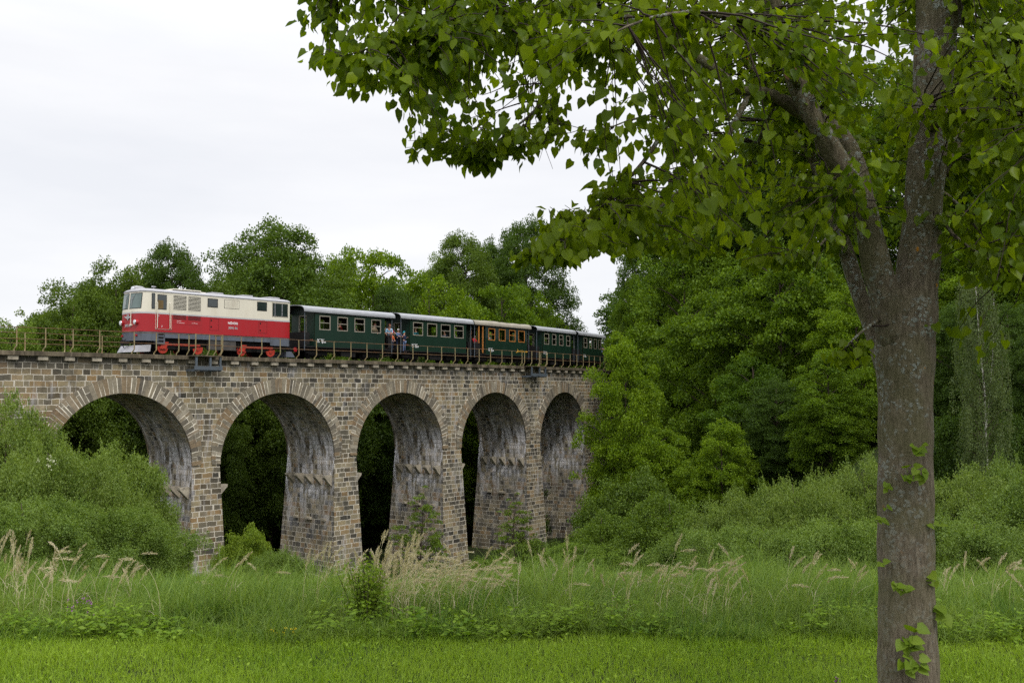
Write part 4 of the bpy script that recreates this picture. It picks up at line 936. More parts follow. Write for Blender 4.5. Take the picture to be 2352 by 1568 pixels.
# behind the train, left to right
for a in (
 ('aldC', 25, 728, 60, 85, 'small pale tree behind the railing at the far left edge', PL), ('aldC', 95, 700, 66, 80, 'low loose tree behind the railing at far left', BR),
 ('aldB', 165, 632, 64, 95, 'loose leafy tree left of the locomotive with sky showing between its leaves', MD), ('aldB', 262, 585, 68, 90, 'taller tree rising just left of the locomotive roof', MD),
 ('aldC', 352, 590, 74, 75, 'open crowned tree above the locomotive cab', MD), ('aldA', 400, 560, 70, 82, 'dark tree with a split top above the locomotive cab', DK),
 ('aldA', 470, 690, 66, 70, 'low tree filling the dip behind the locomotive', MD), ('aldA', 628, 516, 74, 130, 'broad dark domed tree above the rear of the locomotive', (.9, .95, 1)),
 ('aldB', 545, 620, 70, 80, 'lower tree on the left flank of the broad domed tree', MD), ('aldB', 745, 592, 78, 95, 'mid green tree above the first coach', MD),
 ('mapA', 862, 540, 86, 95, 'bright yellow green maple above the first two coaches', BR), ('mapC', 790, 566, 92, 60, 'yellow green tree peeping behind the bright maple', BR),
 ('aldC', 1010, 575, 104, 50, 'slim pale topped tree behind the second coach', PL), ('mapB', 992, 600, 84, 92, 'bright leafy maple just above the second coach', BR), ('aldA', 1065, 538, 98, 80, 'tall green tree between the bright maple and the dark giant', MD),
 ('aldA', 1208, 505, 104, 80, 'tallest dark tree above the third coach', DK), ('aldB', 1145, 520, 108, 60, 'dark tree top leaning against the tallest tree', DK), ('mapA', 1150, 625, 90, 95, 'green tree above the canvas roofed coach', MD),
 ('mapB', 1222, 640, 96, 58, 'green tree above the fourth coach', MD), ('aldA', 905, 655, 80, 70, 'low dark tree above the gap between first and second coach', DK), ('aldA', 215, 655, 76, 95, 'dark lower tree behind the railing just left of the locomotive', MD), ('aldB', 330, 640, 78, 85, 'dense tree hidden behind the locomotive cab', MD), ('aldA', 690, 610, 84, 90, 'dark tree joining the broad domed tree to the first coach', MD), ('aldA', 560, 590, 82, 80, 'dark shoulder tree behind the broad domed tree', (.85, .9, .9)), ('mapB', 940, 640, 94, 70, 'yellow green tree low behind the second coach', BR), ('aldA', 110, 735, 70, 70, 'low bushy tree behind the far railing', MD)):
    place(a[0], a[1], a[2], a[3], a[4]*1.32, None, a[5], a[6], group=G1)
# woodland right of the viaduct
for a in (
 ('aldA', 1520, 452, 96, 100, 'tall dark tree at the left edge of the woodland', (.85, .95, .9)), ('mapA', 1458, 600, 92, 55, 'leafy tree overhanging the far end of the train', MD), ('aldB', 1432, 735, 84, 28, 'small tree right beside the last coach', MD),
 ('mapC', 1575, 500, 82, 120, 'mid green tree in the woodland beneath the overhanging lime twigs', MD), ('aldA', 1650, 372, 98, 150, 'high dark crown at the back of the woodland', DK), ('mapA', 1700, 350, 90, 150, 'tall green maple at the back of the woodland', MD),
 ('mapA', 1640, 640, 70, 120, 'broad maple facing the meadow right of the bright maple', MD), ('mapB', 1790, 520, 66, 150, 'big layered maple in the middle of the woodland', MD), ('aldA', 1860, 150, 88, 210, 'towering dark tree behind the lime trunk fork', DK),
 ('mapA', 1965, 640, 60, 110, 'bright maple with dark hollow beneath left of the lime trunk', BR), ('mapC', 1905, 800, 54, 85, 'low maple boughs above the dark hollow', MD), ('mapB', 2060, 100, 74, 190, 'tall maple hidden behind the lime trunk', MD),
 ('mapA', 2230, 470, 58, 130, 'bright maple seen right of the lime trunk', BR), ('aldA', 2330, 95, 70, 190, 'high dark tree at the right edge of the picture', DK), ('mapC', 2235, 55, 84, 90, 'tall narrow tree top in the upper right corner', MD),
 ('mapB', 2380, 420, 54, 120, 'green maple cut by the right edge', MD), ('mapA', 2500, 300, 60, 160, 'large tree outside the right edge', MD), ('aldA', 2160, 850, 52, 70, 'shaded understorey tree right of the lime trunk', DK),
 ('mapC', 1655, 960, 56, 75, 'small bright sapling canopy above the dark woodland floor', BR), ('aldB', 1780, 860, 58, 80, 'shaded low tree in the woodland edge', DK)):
    place(a[0], a[1], a[2], a[3], a[4], None, a[5], a[6], group=G2)
place('mapC', 1432, 762, 62, 88, None, 'brightest yellow green maple in front of the viaduct end', (1.35, 1.28, 1.0), group=G2)
place('mapB', 1500, 960, 60, 88, None, 'rounded bright maple skirts beside the last pier', BR, group=G2)
# the wood behind the arches, its shade put into darker leaf tints
GA = 'shaded tree in the dark wood'
def arch_of(u, Y):
    for nm, u1 in (('outside the left edge', -20), ('behind the first arch', 475), ('behind the second arch', 795), ('behind the third arch', 1040), ('behind the fourth arch', 1225), ('behind the fifth arch', 1340)):
        if u < u1: return nm
    return 'right of the last arch'
rn = random.Random(3)
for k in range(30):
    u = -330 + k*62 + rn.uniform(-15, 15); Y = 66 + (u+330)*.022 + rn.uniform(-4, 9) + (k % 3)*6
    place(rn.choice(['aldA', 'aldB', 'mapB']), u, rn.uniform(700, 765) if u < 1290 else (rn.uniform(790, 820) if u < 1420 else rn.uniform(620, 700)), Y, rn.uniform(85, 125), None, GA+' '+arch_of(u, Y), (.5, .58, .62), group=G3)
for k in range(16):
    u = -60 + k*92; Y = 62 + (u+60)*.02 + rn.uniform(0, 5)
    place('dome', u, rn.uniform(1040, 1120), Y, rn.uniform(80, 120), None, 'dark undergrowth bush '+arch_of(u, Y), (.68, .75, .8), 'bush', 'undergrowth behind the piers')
# more of the wood out of the frame on both sides, so that it does not end at the frame
for k in range(8): place(rn.choice(['aldA', 'mapB']), -250-170*k, rn.uniform(560, 680), 62+rn.uniform(-6, 10), 140, None, 'tree beyond the left edge', MD, group='trees beyond the left edge')
for k in range(7): place(rn.choice(['aldA', 'mapA']), 2640+190*k, rn.uniform(150, 420), 60+rn.uniform(-8, 8), 160, None, 'tree beyond the right edge', MD, group='trees beyond the right edge')
# bushes
for a in (
 ('wilA', 5, 905, 34, 150, 'tallest pale willow bush at the left edge', MD), ('wilB', 110, 1005, 31, 165, 'wide willow bush in front of the first arch', MD), ('wilA', 235, 1020, 35, 150, 'pointed willow bush rising into the first arch', (1.05, 1.05, 1)),
 ('wilC', 320, 1085, 36, 95, 'willow bush against the first pier', MD), ('wilB', 60, 1130, 27, 190, 'low spreading willow bush at lower left', (.9, .95, .9)), ('wilB', 255, 1150, 29, 140, 'rounded willow bush in front of the first pier', (.9, .95, .85)),
 ('dome', 385, 1215, 33, 48, 'small bright leaved bush at the foot of the first pier', (1.8, 1.7, 1.3)), ('dome', 565, 1195, 42, 62, 'round leaved bush inside the second arch', (1.9, 1.7, 1.4)), ('wilC', 630, 1262, 38, 85, 'grey green willow at the foot of the second pier', (.85, .9, .85)),
 ('wilC', 475, 1325, 26, 75, 'low fresh green bush between the first two piers', (1.1, 1.15, .8)), ('dome', 1240, 1230, 62, 80, 'low bush below the fourth pier', MD), ('dome', 1130, 1270, 48, 80, 'low bush in front of the fourth pier', (1.2, 1.2, 1)),
 ('dome', 1455, 1062, 52, 115, 'dark rounded bush right of the last pier', (1.0, 1.0, 1.05)), ('dome', 1385, 1165, 46, 90, 'dark bush below the last pier', (1.1, 1.1, 1)), ('dome', 1530, 1120, 42, 110, 'dark bush in the middle of the valley edge', (1.1, 1.1, 1)), ('dome', 1335, 1240, 36, 95, 'low dark bush above the reed plumes', (1.2, 1.2, 1)),
 ('wilA', 1700, 1118, 36, 120, 'grey green willow bush beneath the dark woodland floor', (.95, .95, .95)), ('wilB', 1830, 1078, 33, 140, 'domed grey green willow left of the lime trunk', MD), ('wilA', 1980, 1048, 34, 130, 'tall grey green willow touching the lime trunk from the left', MD),
 ('wilB', 1740, 1195, 27, 170, 'spreading willow in front of the woodland', (.9, .95, .9)), ('wilB', 1940, 1175, 26, 170, 'broad willow directly left of the lime trunk', (.95, 1, .95)), ('wilA', 2210, 1070, 30, 150, 'willow bush right of the lime trunk', (.95, .95, .95)),
 ('wilB', 2340, 1040, 32, 150, 'willow bush at the right edge beneath the birch', (.85, .9, .9)), ('wilB', 2230, 1180, 24, 190, 'low willow right of the lime trunk', (.85, .9, .85)), ('wilA', 2450, 1080, 27, 190, 'willow bush cut by the right edge', (.85, .9, .85)), ('wilC', 1600, 1215, 30, 110, 'small willow in front of the dark bush', (.85, .9, .85)),
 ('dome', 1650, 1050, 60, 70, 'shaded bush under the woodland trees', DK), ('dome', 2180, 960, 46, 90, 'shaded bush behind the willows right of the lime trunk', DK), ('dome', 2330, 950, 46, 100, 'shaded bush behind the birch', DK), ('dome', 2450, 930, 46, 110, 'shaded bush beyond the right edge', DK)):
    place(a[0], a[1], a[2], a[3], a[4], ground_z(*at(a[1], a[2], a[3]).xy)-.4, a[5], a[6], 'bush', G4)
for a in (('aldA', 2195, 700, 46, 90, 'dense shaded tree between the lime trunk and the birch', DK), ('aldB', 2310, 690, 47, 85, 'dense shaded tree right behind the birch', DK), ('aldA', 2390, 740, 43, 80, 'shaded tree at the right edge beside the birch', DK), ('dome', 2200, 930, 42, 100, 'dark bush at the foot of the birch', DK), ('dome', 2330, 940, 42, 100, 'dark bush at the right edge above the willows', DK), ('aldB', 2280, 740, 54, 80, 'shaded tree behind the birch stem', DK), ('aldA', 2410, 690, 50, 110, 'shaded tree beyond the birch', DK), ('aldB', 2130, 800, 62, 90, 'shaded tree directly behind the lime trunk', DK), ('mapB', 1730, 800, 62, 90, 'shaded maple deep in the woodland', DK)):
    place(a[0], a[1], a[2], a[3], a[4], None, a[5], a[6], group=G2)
place('young', 968, 1118, 56, 66, None, 'thin young alder standing in front of the third pier', (1.3, 1.25, 1.2), group='young trees in front of the piers')
place('young', 1185, 1132, 60, 62, None, 'thin young alder standing in front of the fourth pier', (1.3, 1.25, 1.2), group='young trees in front of the piers')
# spruce behind the woodland edge
def spruce():
    g = np.random.default_rng(21); Pl, Dl, Nl = [], [], []; q = MB(); q.tube([(0, 0, -.5), (0, 0, 22)], [.25, .02], 6)
    for i in range(170):
        z = 3+19*(i/170)**.9; L_ = (22.3-z)*.17+.15; ph = i*2.4; d = np.array([math.cos(ph), math.sin(ph), -.12+.5*(z/22)**3]); k = int(60*L_)+18; t = g.random(k)
        Pl.append(np.array([0, 0, z])+d*L_*t[:, None]+g.normal(size=(k, 3))*np.array([.12, .12, .05])*(1.2-t[:, None])*L_**.5); Dl.append(unit(d+g.normal(size=(k, 3))*.5)); Nl.append(unit(g.normal(size=(k, 3))*.4+np.array([0, 0, 1])))
        if i % 4 == 0: q.tube([(0, 0, z), tuple(np.array([0, 0, z])+d*L_)], [.03, .008], 4)
    P, D, Nn = map(np.concatenate, (Pl, Dl, Nl)); V, Fq = leaves(KITE, P, D, Nn, .22*g.uniform(.7, 1.3, len(P)), .5)
    r = empty('spruce_tree', (0, 0, -500)); q.build('trunk', BARK, r); obj_of(np_mesh('spruce_needles', V, Fq, L_NDL), 'crown', r); r['_H'] = 22; r['_R'] = 3.6; return r
PR['spr'] = spruce()
place('spr', 1545, 408, 102, 60, None, 'spruce with thin spiky top behind the woodland edge', (1.4, 1.4, 1.4), group=G2)
# birch with hanging twigs
def birch():
    g = np.random.default_rng(31); Pl, Dl, Nl = [], [], []
    m, t, n, l, b = nodes('birch_bark'); tco = n.new('ShaderNodeTexCoord').outputs['Object']
    l.new(mixc(t, ramp(t, noise(t, mapv(t, tco, (2, 2, 7)), 1.6, 4, .6), (.52, 0.), (.6, 1.)), (.55, .53, .49), (.05, .045, .04)), b.inputs['Base Color']); b.inputs['Roughness'].default_value = .8
    tr = [(0, 0, -.5), (.05, 0, 3), (-.15, .1, 6), (-.25, 0, 9), (-.6, .1, 12), (-.9, 0, 15)]; q = MB(); q.tube(tr, [.11, .10, .085, .06, .04, .015], 8); q.tube([(-.2, 0, 7), (.5, .2, 9.5), (.9, .2, 12), (1.0, .2, 14)], [.05, .045, .03, .012], 6)
    tw = MB()
    for i in range(230):
        h = 3+11.5*g.random(); ph = g.random()*6.28; R_ = 2.3*math.sin(math.pi*min(1, (h-1.5)/14.5))**.6*g.uniform(.3, 1); x0 = -.06*h
        e_ = np.array([x0+R_*math.cos(ph), R_*math.sin(ph), h+.5]); L_ = g.uniform(1., 2.6); k = 170; tt = g.random(k)
        if i % 2 == 0: tw.tube(curve_pts((x0*.6, 0, h-.6), tuple(e_), .4, 4)+[tuple(e_-np.array([0, 0, L_*.6]))], [.03, .022, .018, .014, .01, .005], 4, cap=False)
        Pl.append(e_ - np.array([0, 0, L_])*tt[:, None] + g.normal(size=(k, 3))*np.array([.14, .14, .05])); Dl.append(unit(g.normal(size=(k, 3))*.5+np.array([0, 0, -1]))); Nl.append(unit(g.normal(size=(k, 3))))
    P, D, Nn = map(np.concatenate, (Pl, Dl, Nl)); V, Fq = leaves(KITE, P, D, Nn, .10*g.uniform(.7, 1.3, len(P)), .8)
    r = empty('birch_tree', (0, 0, -500)); q.build('trunk', m, r, smooth=True); tw.build('twigs', BARK, r); obj_of(np_mesh('birch_leaves', V, Fq, L_BIR), 'crown', r); r['_H'] = 15; r['_R'] = 2.6; return r
PR['bir'] = birch()
place('bir', 2262, 640, 40, 78, None, 'slender white trunked birch with drooping twigs right of the lime trunk', (1.1, 1.02, .95), rz=.3)
for o in PR.values():
    for ch in list(o.children): bpy.data.objects.remove(ch)
    bpy.data.objects.remove(o)
# grey cabinet beside the last pier
pc = at(1364, 1175, 78); bx = empty('utility_box', (pc.x, pc.y, pc.z-.4), .5, label='small grey metal box standing beside the foot of the last pier', cat='box')
q = MB(); q.box(-.35, .35, -.25, .25, -2.5, .55); q.build('housing', mat('grey_box_metal', (.2, .2, .21), .5), bx, bevel=.02); q = MB(); q.box(-.4, .4, -.3, .3, .55, .62); q.build('lid', mat('grey_box_lid', (.35, .35, .36), .5), bx)
q = MB(); q.box(-.3, .3, -.262, -.253, -.3, .5); q.build('door', mat('grey_box_metal', (.2, .2, .21), .5), bx)
# ------------------------------------------------------------------ the lime tree in the foreground
m, t, n, l, b = nodes('lime_bark'); tco = n.new('ShaderNodeTexCoord').outputs['Object']
fis = noise(t, mapv(t, tco, (1, 1, .22)), 42., 8, .75); fi2 = noise(t, mapv(t, tco, (1, 1, .25)), 60., 4, .6)
o_ = ramp(t, fis, (.34, (.078, .064, .045)), (.5, (.170, .140, .100)), (.66, (.25, .215, .158)))
o_ = mixc(t, .5, o_, ramp(t, fi2, (.3, .55), (.7, 1.3)), 'MULTIPLY')
o_ = mixc(t, ramp(t, noise(t, tco, 2.3, 3), (.42, 0.), (.62, .55)), o_, (.115, .115, .05))
sz = n.new('ShaderNodeSeparateXYZ'); l.new(tco, sz.inputs[0]); hi_ = ramp(t, math_(t, 'MULTIPLY', sz.outputs[2], .2), (.22, .0), (.5, 1.))
vor = n.new('ShaderNodeTexVoronoi'); vor.inputs['Scale'].default_value = 30.; vor.inputs['Randomness'].default_value = 1.
wob = n.new('ShaderNodeTexNoise'); wob.inputs['Scale'].default_value = 22.; wob.inputs['Detail'].default_value = 3; l.new(tco, wob.inputs['Vector'])
va = n.new('ShaderNodeVectorMath'); va.operation = 'MULTIPLY_ADD'; l.new(wob.outputs['Color'], va.inputs[0]); va.inputs[1].default_value = (.06, .06, .06); l.new(tco, va.inputs[2]); l.new(va.outputs[0], vor.inputs['Vector'])
patchy = ramp(t, noise(t, tco, 4.2, 5, .7), (.47, 0.), (.57, 1.))
lich = math_(t, 'MULTIPLY', math_(t, 'MULTIPLY', ramp(t, vor.outputs['Distance'], (.38, 1.), (.48, 0.)), patchy), math_(t, 'ADD', math_(t, 'MULTIPLY', hi_, .75), .22))
o_ = mixc(t, lich, o_, (.29, .315, .28))
org = ramp(t, noise(t, tco, 7.5, 3, .6), (.70, 0.), (.73, 1.)); o_ = mixc(t, math_(t, 'MULTIPLY', org, hi_), o_, (.42, .19, .02))
l.new(o_, b.inputs['Base Color']); b.inputs['Roughness'].default_value = .92
bump(t, b, math_(t, 'ADD', fis, math_(t, 'MULTIPLY', lich, .25)), 1.0, .025); M_LB = m
L_LIM = leaf_mat('leaf_lime', (.048, .088, .003), (.092, .152, .004), (.18, .245, .008), trans=.56, gloss=.007, rough=.35)
L_YNG = leaf_mat('leaf_lime_young', (.10, .17, .012), (.14, .22, .016), (.19, .27, .03), trans=.45, gloss=.008)
TY = 7.3
base = at(2088, 1650, TY); lime = empty('lime_tree', (base.x, base.y, 0), 0, label='large lime tree with lichened trunk and overhanging leafy boughs in the foreground', cat='tree')
LO = Vector((base.x, base.y, 0))
def A_(u, v, Y): return at(u, v, Y) - LO
def limb(pts, name='limb', n_=14, parent=None):
    """pts: (u, v, depth, width in photograph pixels) along the limb; resampled and slightly gnarled"""
    P = [A_(u, v, Y) for u, v, Y, w_ in pts]; Rd = [w_/2/F_PX*Y for u, v, Y, w_ in pts]; oP, oR = [], []
    for i in range(len(P)-1):
        p0, p1, p2, p3 = P[max(0, i-1)], P[i], P[i+1], P[min(len(P)-1, i+2)]; k = max(2, min(8, int((p2-p1).length/.14)))
        for j in range(k):
            t_ = j/k; q_ = .5*((2*p1)+(-p0+p2)*t_+(2*p0-5*p1+4*p2-p3)*t_*t_+(-p0+3*p1-3*p2+p3)*t_**3); oP.append(q_); oR.append((Rd[i]*(1-t_)+Rd[i+1]*t_)*(1+.035*math.sin(i*3.1+j*1.7)))
    oP.append(P[-1]); oR.append(Rd[-1]); q = MB(); q.tube(oP, oR, n_)
    q.build(name, M_LB, parent or lime, smooth=True); return oP, oR
sk = []      # skeleton points twigs may grow from
trunkP = limb([(2090, 1720, TY, 175), (2088, 1640, TY, 146), (2087, 1568, TY, 132), (2083, 1400, TY, 125), (2080, 1200, TY, 121), (2080, 1000, TY, 121), (2079, 880, TY, 123), (2079, 800, TY, 131), (2084, 740, TY, 132), (2096, 690, TY, 112), (2106, 640, TY, 96), (2114, 560, TY, 90), (2122, 450, TY-.02, 85), (2132, 330, TY-.05, 82), (2140, 210, TY-.05, 84), (2148, 110, TY-.08, 92), (2150, 20, TY-.1, 90), (2140, -120, TY-.1, 72), (2120, -350, TY, 55), (2100, -620, TY, 40), (2080, -900, TY, 18)], 'trunk', 20)
LB = dict(
 mid=[(2066, 800, TY-.03, 90), (2044, 710, TY-.06, 80), (2018, 630, TY-.10, 68), (2003, 560, TY-.12, 62), (1989, 490, TY-.14, 57), (1965, 425, TY-.15, 51), (1925, 370, TY-.18, 52), (1885, 300, TY-.2, 46), (1852, 240, TY-.2, 48), (1830, 190, TY-.2, 46), (1812, 130, TY-.2, 42), (1795, 70, TY-.2, 38), (1770, -20, TY-.25, 34), (1730, -150, TY-.3, 28), (1650, -330, TY-.3, 16)],
 midb=[(1985, 500, TY-.1, 50), (1975, 420, TY, 52), (1950, 340, TY+.05, 44), (1905, 290, TY+.05, 40), (1850, 262, TY+.02, 40), (1800, 232, TY-.05, 30), (1755, 212, TY-.1, 24), (1700, 208, TY-.2, 20), (1660, 178, TY-.3, 26), (1613, 142, TY-.4, 26), (1550, 100, TY-.45, 25), (1487, 66, TY-.5, 24), (1411, 30, TY-.55, 20), (1330, 4, TY-.6, 17), (1200, -45, TY-.7, 14), (1050, -75, TY-.8, 12), (900, -70, TY-.9, 9), (770, -40, TY-1, 5)],
 back=[(2038, 860, TY+.15, 46), (2008, 770, TY+.35, 38), (1975, 680, TY+.5, 36), (1943, 576, TY+.65, 34), (1908, 465, TY+.85, 32), (1880, 390, TY+1, 28), (1830, 300, TY+1.1, 28), (1760, 200, TY+1.3, 22), (1660, 80, TY+1.5, 16), (1540, -50, TY+1.6, 10)],
 behind=[(2080, 690, TY+.25, 40), (2088, 600, TY+.4, 46), (2110, 500, TY+.5, 44), (2160, 400, TY+.6, 42), (2210, 310, TY+.7, 40), (2255, 255, TY+.8, 42), (2294, 205, TY+.9, 40), (2340, 130, TY+1, 34), (2400, 40, TY+1.1, 28), (2520, -80, TY+1.3, 18), (2680, -180, TY+1.5, 8)],
 topr=[(2160, 90, TY-.1, 70), (2185, 0, TY-.2, 62), (2220, -110, TY-.4, 46), (2300, -260, TY-.7, 28), (2420, -380, TY-1, 10)],
 frontr=[(2135, 300, TY-.1, 26), (2180, 262, TY-.5, 20), (2260, 250, TY-.9, 14), (2350, 265, TY-1.3, 9), (2450, 310, TY-1.6, 4)],
 frontl=[(1835, 200, TY-.2, 26), (1790, 120, TY-.7, 22), (1720, 60, TY-1.2, 18), (1620, 30, TY-1.6, 13), (1500, 40, TY-1.9, 8), (1400, 80, TY-2.1, 4)],
 topl=[(1800, 90, TY-.2, 28), (1700, -60, TY-.1, 24), (1520, -170, TY, 18), (1300, -230, TY+.1, 13), (1050, -250, TY+.1, 8), (850, -220, TY, 4)],
 d1=[(1613, 143, TY-.4, 14), (1584, 200, TY-.42, 13), (1527, 297, TY-.5, 12), (1478, 372, TY-.55, 11), (1433, 421, TY-.6, 9), (1381, 475, TY-.65, 7), (1289, 546, TY-.7, 5), (1235, 580, TY-.7, 2.5)],
 d2=[(1724, 210, TY-.15, 14), (1676, 305, TY-.2, 13), (1627, 378, TY-.2, 12), (1578, 423, TY-.25, 10), (1510, 480, TY-.3, 7), (1420, 520, TY-.3, 4), (1330, 545, TY-.3, 2)],
 d3=[(1340, 10, TY-.6, 11), (1301, 63, TY-.6, 10), (1290, 110, TY-.6, 8), (1280, 151, TY-.6, 8), (1247, 235, TY-.6, 7), (1171, 302, TY-.6, 5), (1100, 357, TY-.6, 3)],
 d4=[(1330, 5, TY-.7, 11), (1240, 32, TY-.9, 9), (1140, 42, TY-1.1, 8), (1030, 45, TY-1.2, 8), (985, 75, TY-1.3, 6), (900, 95, TY-1.4, 5), (790, 130, TY-1.5, 2.5)],
 d5=[(1260, 60, TY-.3, 10), (1180, 85, TY-.2, 9), (1105, 90, TY, 7), (1020, 130, TY, 6), (940, 180, TY, 4), (830, 190, TY, 2.5)],
 d6=[(1530, 290, TY-.5, 6), (1470, 270, TY-.6, 5), (1410, 290, TY-.7, 4), (1350, 300, TY-.8, 2)],
 d7=[(1780, 235, TY, 12), (1740, 330, TY+.3, 10), (1700, 430, TY+.5, 8), (1660, 500, TY+.6, 5), (1600, 560, TY+.7, 2.5)],
 d8=[(1940, 400, TY+.2, 10), (1860, 440, TY+.4, 8), (1790, 500, TY+.6, 5), (1740, 570, TY+.7, 3)],
 d9=[(2130, 420, TY+.1, 12), (2200, 470, TY+.4, 9), (2270, 560, TY+.6, 6), (2340, 650, TY+.7, 3)],
 d10=[(2140, 470, TY-.05, 10), (2190, 540, TY-.2, 8), (2260, 590, TY-.3, 6), (2350, 640, TY-.4, 3)],
 d11=[(1965, 480, TY+.2, 9), (1905, 540, TY-.1, 7), (1860, 590, TY-.3, 4)],
 low=[(2018, 735, TY-.1, 9), (1975, 765, TY-.25, 6), (1940, 800, TY-.35, 3)], mid2=[(1975, 470, TY-.15, 9), (1960, 450, TY-.5, 6), (1930, 440, TY-.7, 3)], fr2=[(2125, 250, TY-.2, 9), (2120, 240, TY-.5, 6), (2140, 255, TY-.7, 3)])
for k_, pts in LB.items():
    th = pts[0][3]; P, Rd = limb(pts, 'limb' if th > 20 else 'bough', 12 if th > 30 else 6)
    st = len(P)//4 if th > 20 else 1
    sk += [(p, r_) for p, r_ in zip(P[st:], Rd[st:]) if r_ < .09]
skP = np.array([tuple(p) for p, _ in sk])
q = MB(); cb = A_(1818, 168, TY-.32); q.tube([A_(1822, 168, TY-.2), cb], [.055, .052], 12); q.build('pruned_stub', mat('cut_wood', (.30, .17, .09), .8, var=.2), lime)
def inpoly(x, y, P):
    ins = False
    for (x0, y0), (x1, y1) in zip(P, P[1:]+P[:1]):
        if (y0 > y) != (y1 > y) and x < (x1-x0)*(y-y0)/(y1-y0)+x0: ins = not ins
    return ins
MASK = [(700, -380), (700, 0), (716, 60), (722, 120), (748, 128), (790, 150), (800, 200), (835, 185), (880, 195), (940, 200), (985, 245), (950, 320), (1010, 300), (1050, 335), (1100, 375), (1150, 350), (1200, 345), (1260, 300), (1275, 245), (1310, 250), (1310, 300), (1345, 350), (1375, 350),
        (1400, 350), (1395, 430), (1420, 470), (1290, 478), (1250, 510), (1228, 560), (1250, 592), (1400, 560), (1500, 560), (1560, 585), (1640, 575), (1720, 600), (1800, 600), (1880, 620), (1950, 570), (2060, 540), (2160, 530), (2170, 600), (2260, 640), (2352, 650), (2600, 640), (2900, 500), (3000, 100), (3000, -500), (2300, -900), (1300, -800)]
HOLES = [(1400, 330, 62, .12), (1335, 262, 50, .2), (1505, 385, 55, .25), (1575, 440, 55, .3), (1440, 235, 52, .3), (1640, 380, 45, .4), (1110, 180, 40, .4), (1000, 150, 35, .5), (1225, 232, 62, .08), (1160, 240, 45, .35), (1500, 235, 60, .45), (1430, 300, 45, .4), (1560, 330, 45, .4), (1640, 300, 40, .4), (1340, 200, 35, .4), (2290, 40, 60, .35), (1700, 270, 40, .5), (2060, 420, 50, .6), (2240, 420, 70, .45), (1940, 590, 80, .35)]
def near_limb(u, v, r):
    for nm in ('mid', 'back'):
        for (ua, va, _, _), (ub, vb, _, _) in zip(LB[nm], LB[nm][1:]):
            if va < 40: break
            dx, dy = ub-ua, vb-va; t_ = max(0, min(1, ((u-ua)*dx+(v-va)*dy)/(dx*dx+dy*dy)))
            if math.hypot(u-ua-t_*dx, v-va-t_*dy) < r: return True
    return False
rl = random.Random(12); LP, LD, LN, LS = [], [], [], []; tw = MB()
def shoot(tip, src, r0, n_l=17, span=.55, sz=.071):
    tip, src = Vector(tip), Vector(src); d = tip-src; Ld = d.length
    mid_ = src.lerp(tip, .5) + Vector((rl.uniform(-.06, .06), rl.uniform(-.06, .06), .10*Ld)); pts = []
    for k in range(7): t_ = k/6; pts.append(src*(1-t_)**2 + mid_*2*t_*(1-t_) + tip*t_*t_ + Vector((rl.gauss(0, .008), rl.gauss(0, .008), rl.gauss(0, .008)))*(0 < k < 6))
    r0 = min(r0*.6, .004+.0035*Ld); tw.tube(pts, [r0*(1-.8*k/6)+.001 for k in range(7)], 4, cap=False)
    a0 = max(0., 1-span/max(Ld, .05)); f = Vector(d).normalized(); sd_ = f.cross(Vector((0, 0, 1))); sd_ = sd_.normalized() if sd_.length > .1 else Vector((1, 0, 0))
    for i in range(n_l):
        t_ = a0+(1-a0)*(i+rl.random()*.6)/n_l; p = src*(1-t_)**2 + mid_*2*t_*(1-t_) + tip*t_*t_; sg = 1 if i % 2 else -1
        off = sd_*sg*rl.uniform(.015, .09) + Vector((rl.gauss(0, .035), rl.gauss(0, .035), rl.uniform(-.07, .02)))
        ax = f*.45 + sd_*sg*rl.uniform(.1, .7) + Vector((rl.gauss(0, .25), rl.gauss(0, .25), rl.uniform(-1.3, -.35)))
        LP.append(tuple(p+off)); LD.append(tuple(ax)); LN.append((rl.gauss(0, .8)+sd_.x*sg*.2, rl.gauss(0, .8), rl.uniform(-.1, 1.0))); LS.append(sz*rl.choice([.5, .65, .8, .9, 1.0, 1.15]))
cnt = 0
while cnt < 1260:
    u = rl.uniform(700, 3000); v = rl.uniform(-800, 660)
    if not inpoly(u, v-12, MASK): continue
    if v < -60 and rl.random() < .80: continue  # unseen upper crown thinned so that skylight reaches the leaves below
    if u > 2420 and rl.random() < .6: continue
    keep = 1.
    for hx, hy, hr, pk in HOLES:
        if (u-hx)**2+(v-hy)**2 < hr*hr: keep = min(keep, pk)
    if rl.random() > keep: continue
    spread = 1.9*math.sqrt(max(.05, 1-((u-2080)/1500)**2)) if u < 2080 else 1.9*math.sqrt(max(.05, 1-((u-2080)/1100)**2))
    Y = TY - .25 + rl.uniform(-1, 1)*spread - (.6 if u < 1300 else 0)*rl.random()
    if 1980 < u < 2210 and Y < TY+.25 and rl.random() < .86: continue      # the trunk and its fork stand clear of leaves
    if Y < TY+.1 and near_limb(u, v-25, 75) and rl.random() < .9: continue      # the left limb shows between the leaves
    tip = np.array(tuple(A_(u, v, Y))); dd = skP-tip; ds = np.linalg.norm(dd*np.array([1, 1, 1.0]), axis=1) + np.where(dd[:, 2] < -.15, .8, 0.)
    j = int(np.argmin(ds + np.random.default_rng(cnt).random(len(ds))*.15)); src, r_ = sk[j]
    if ds[j] > 1.9: continue
    if ds[j] < .15: src = Vector(tip)+Vector((.15, .05, .2))
    shoot(tip, src, r_); cnt += 1
for _k in range(360):      # shaded inner foliage behind the trunk and the fork
    u, v, Y = rl.uniform(1780, 2420), rl.uniform(-60, 560), TY + rl.uniform(.45, 2.1)
    if v > 470 and rl.random() < .6: continue
    tip = np.array(tuple(A_(u, v, Y))); ds = np.linalg.norm(skP-tip, axis=1); src, r_ = sk[int(np.argmin(ds))]; shoot(tip, src, r_)
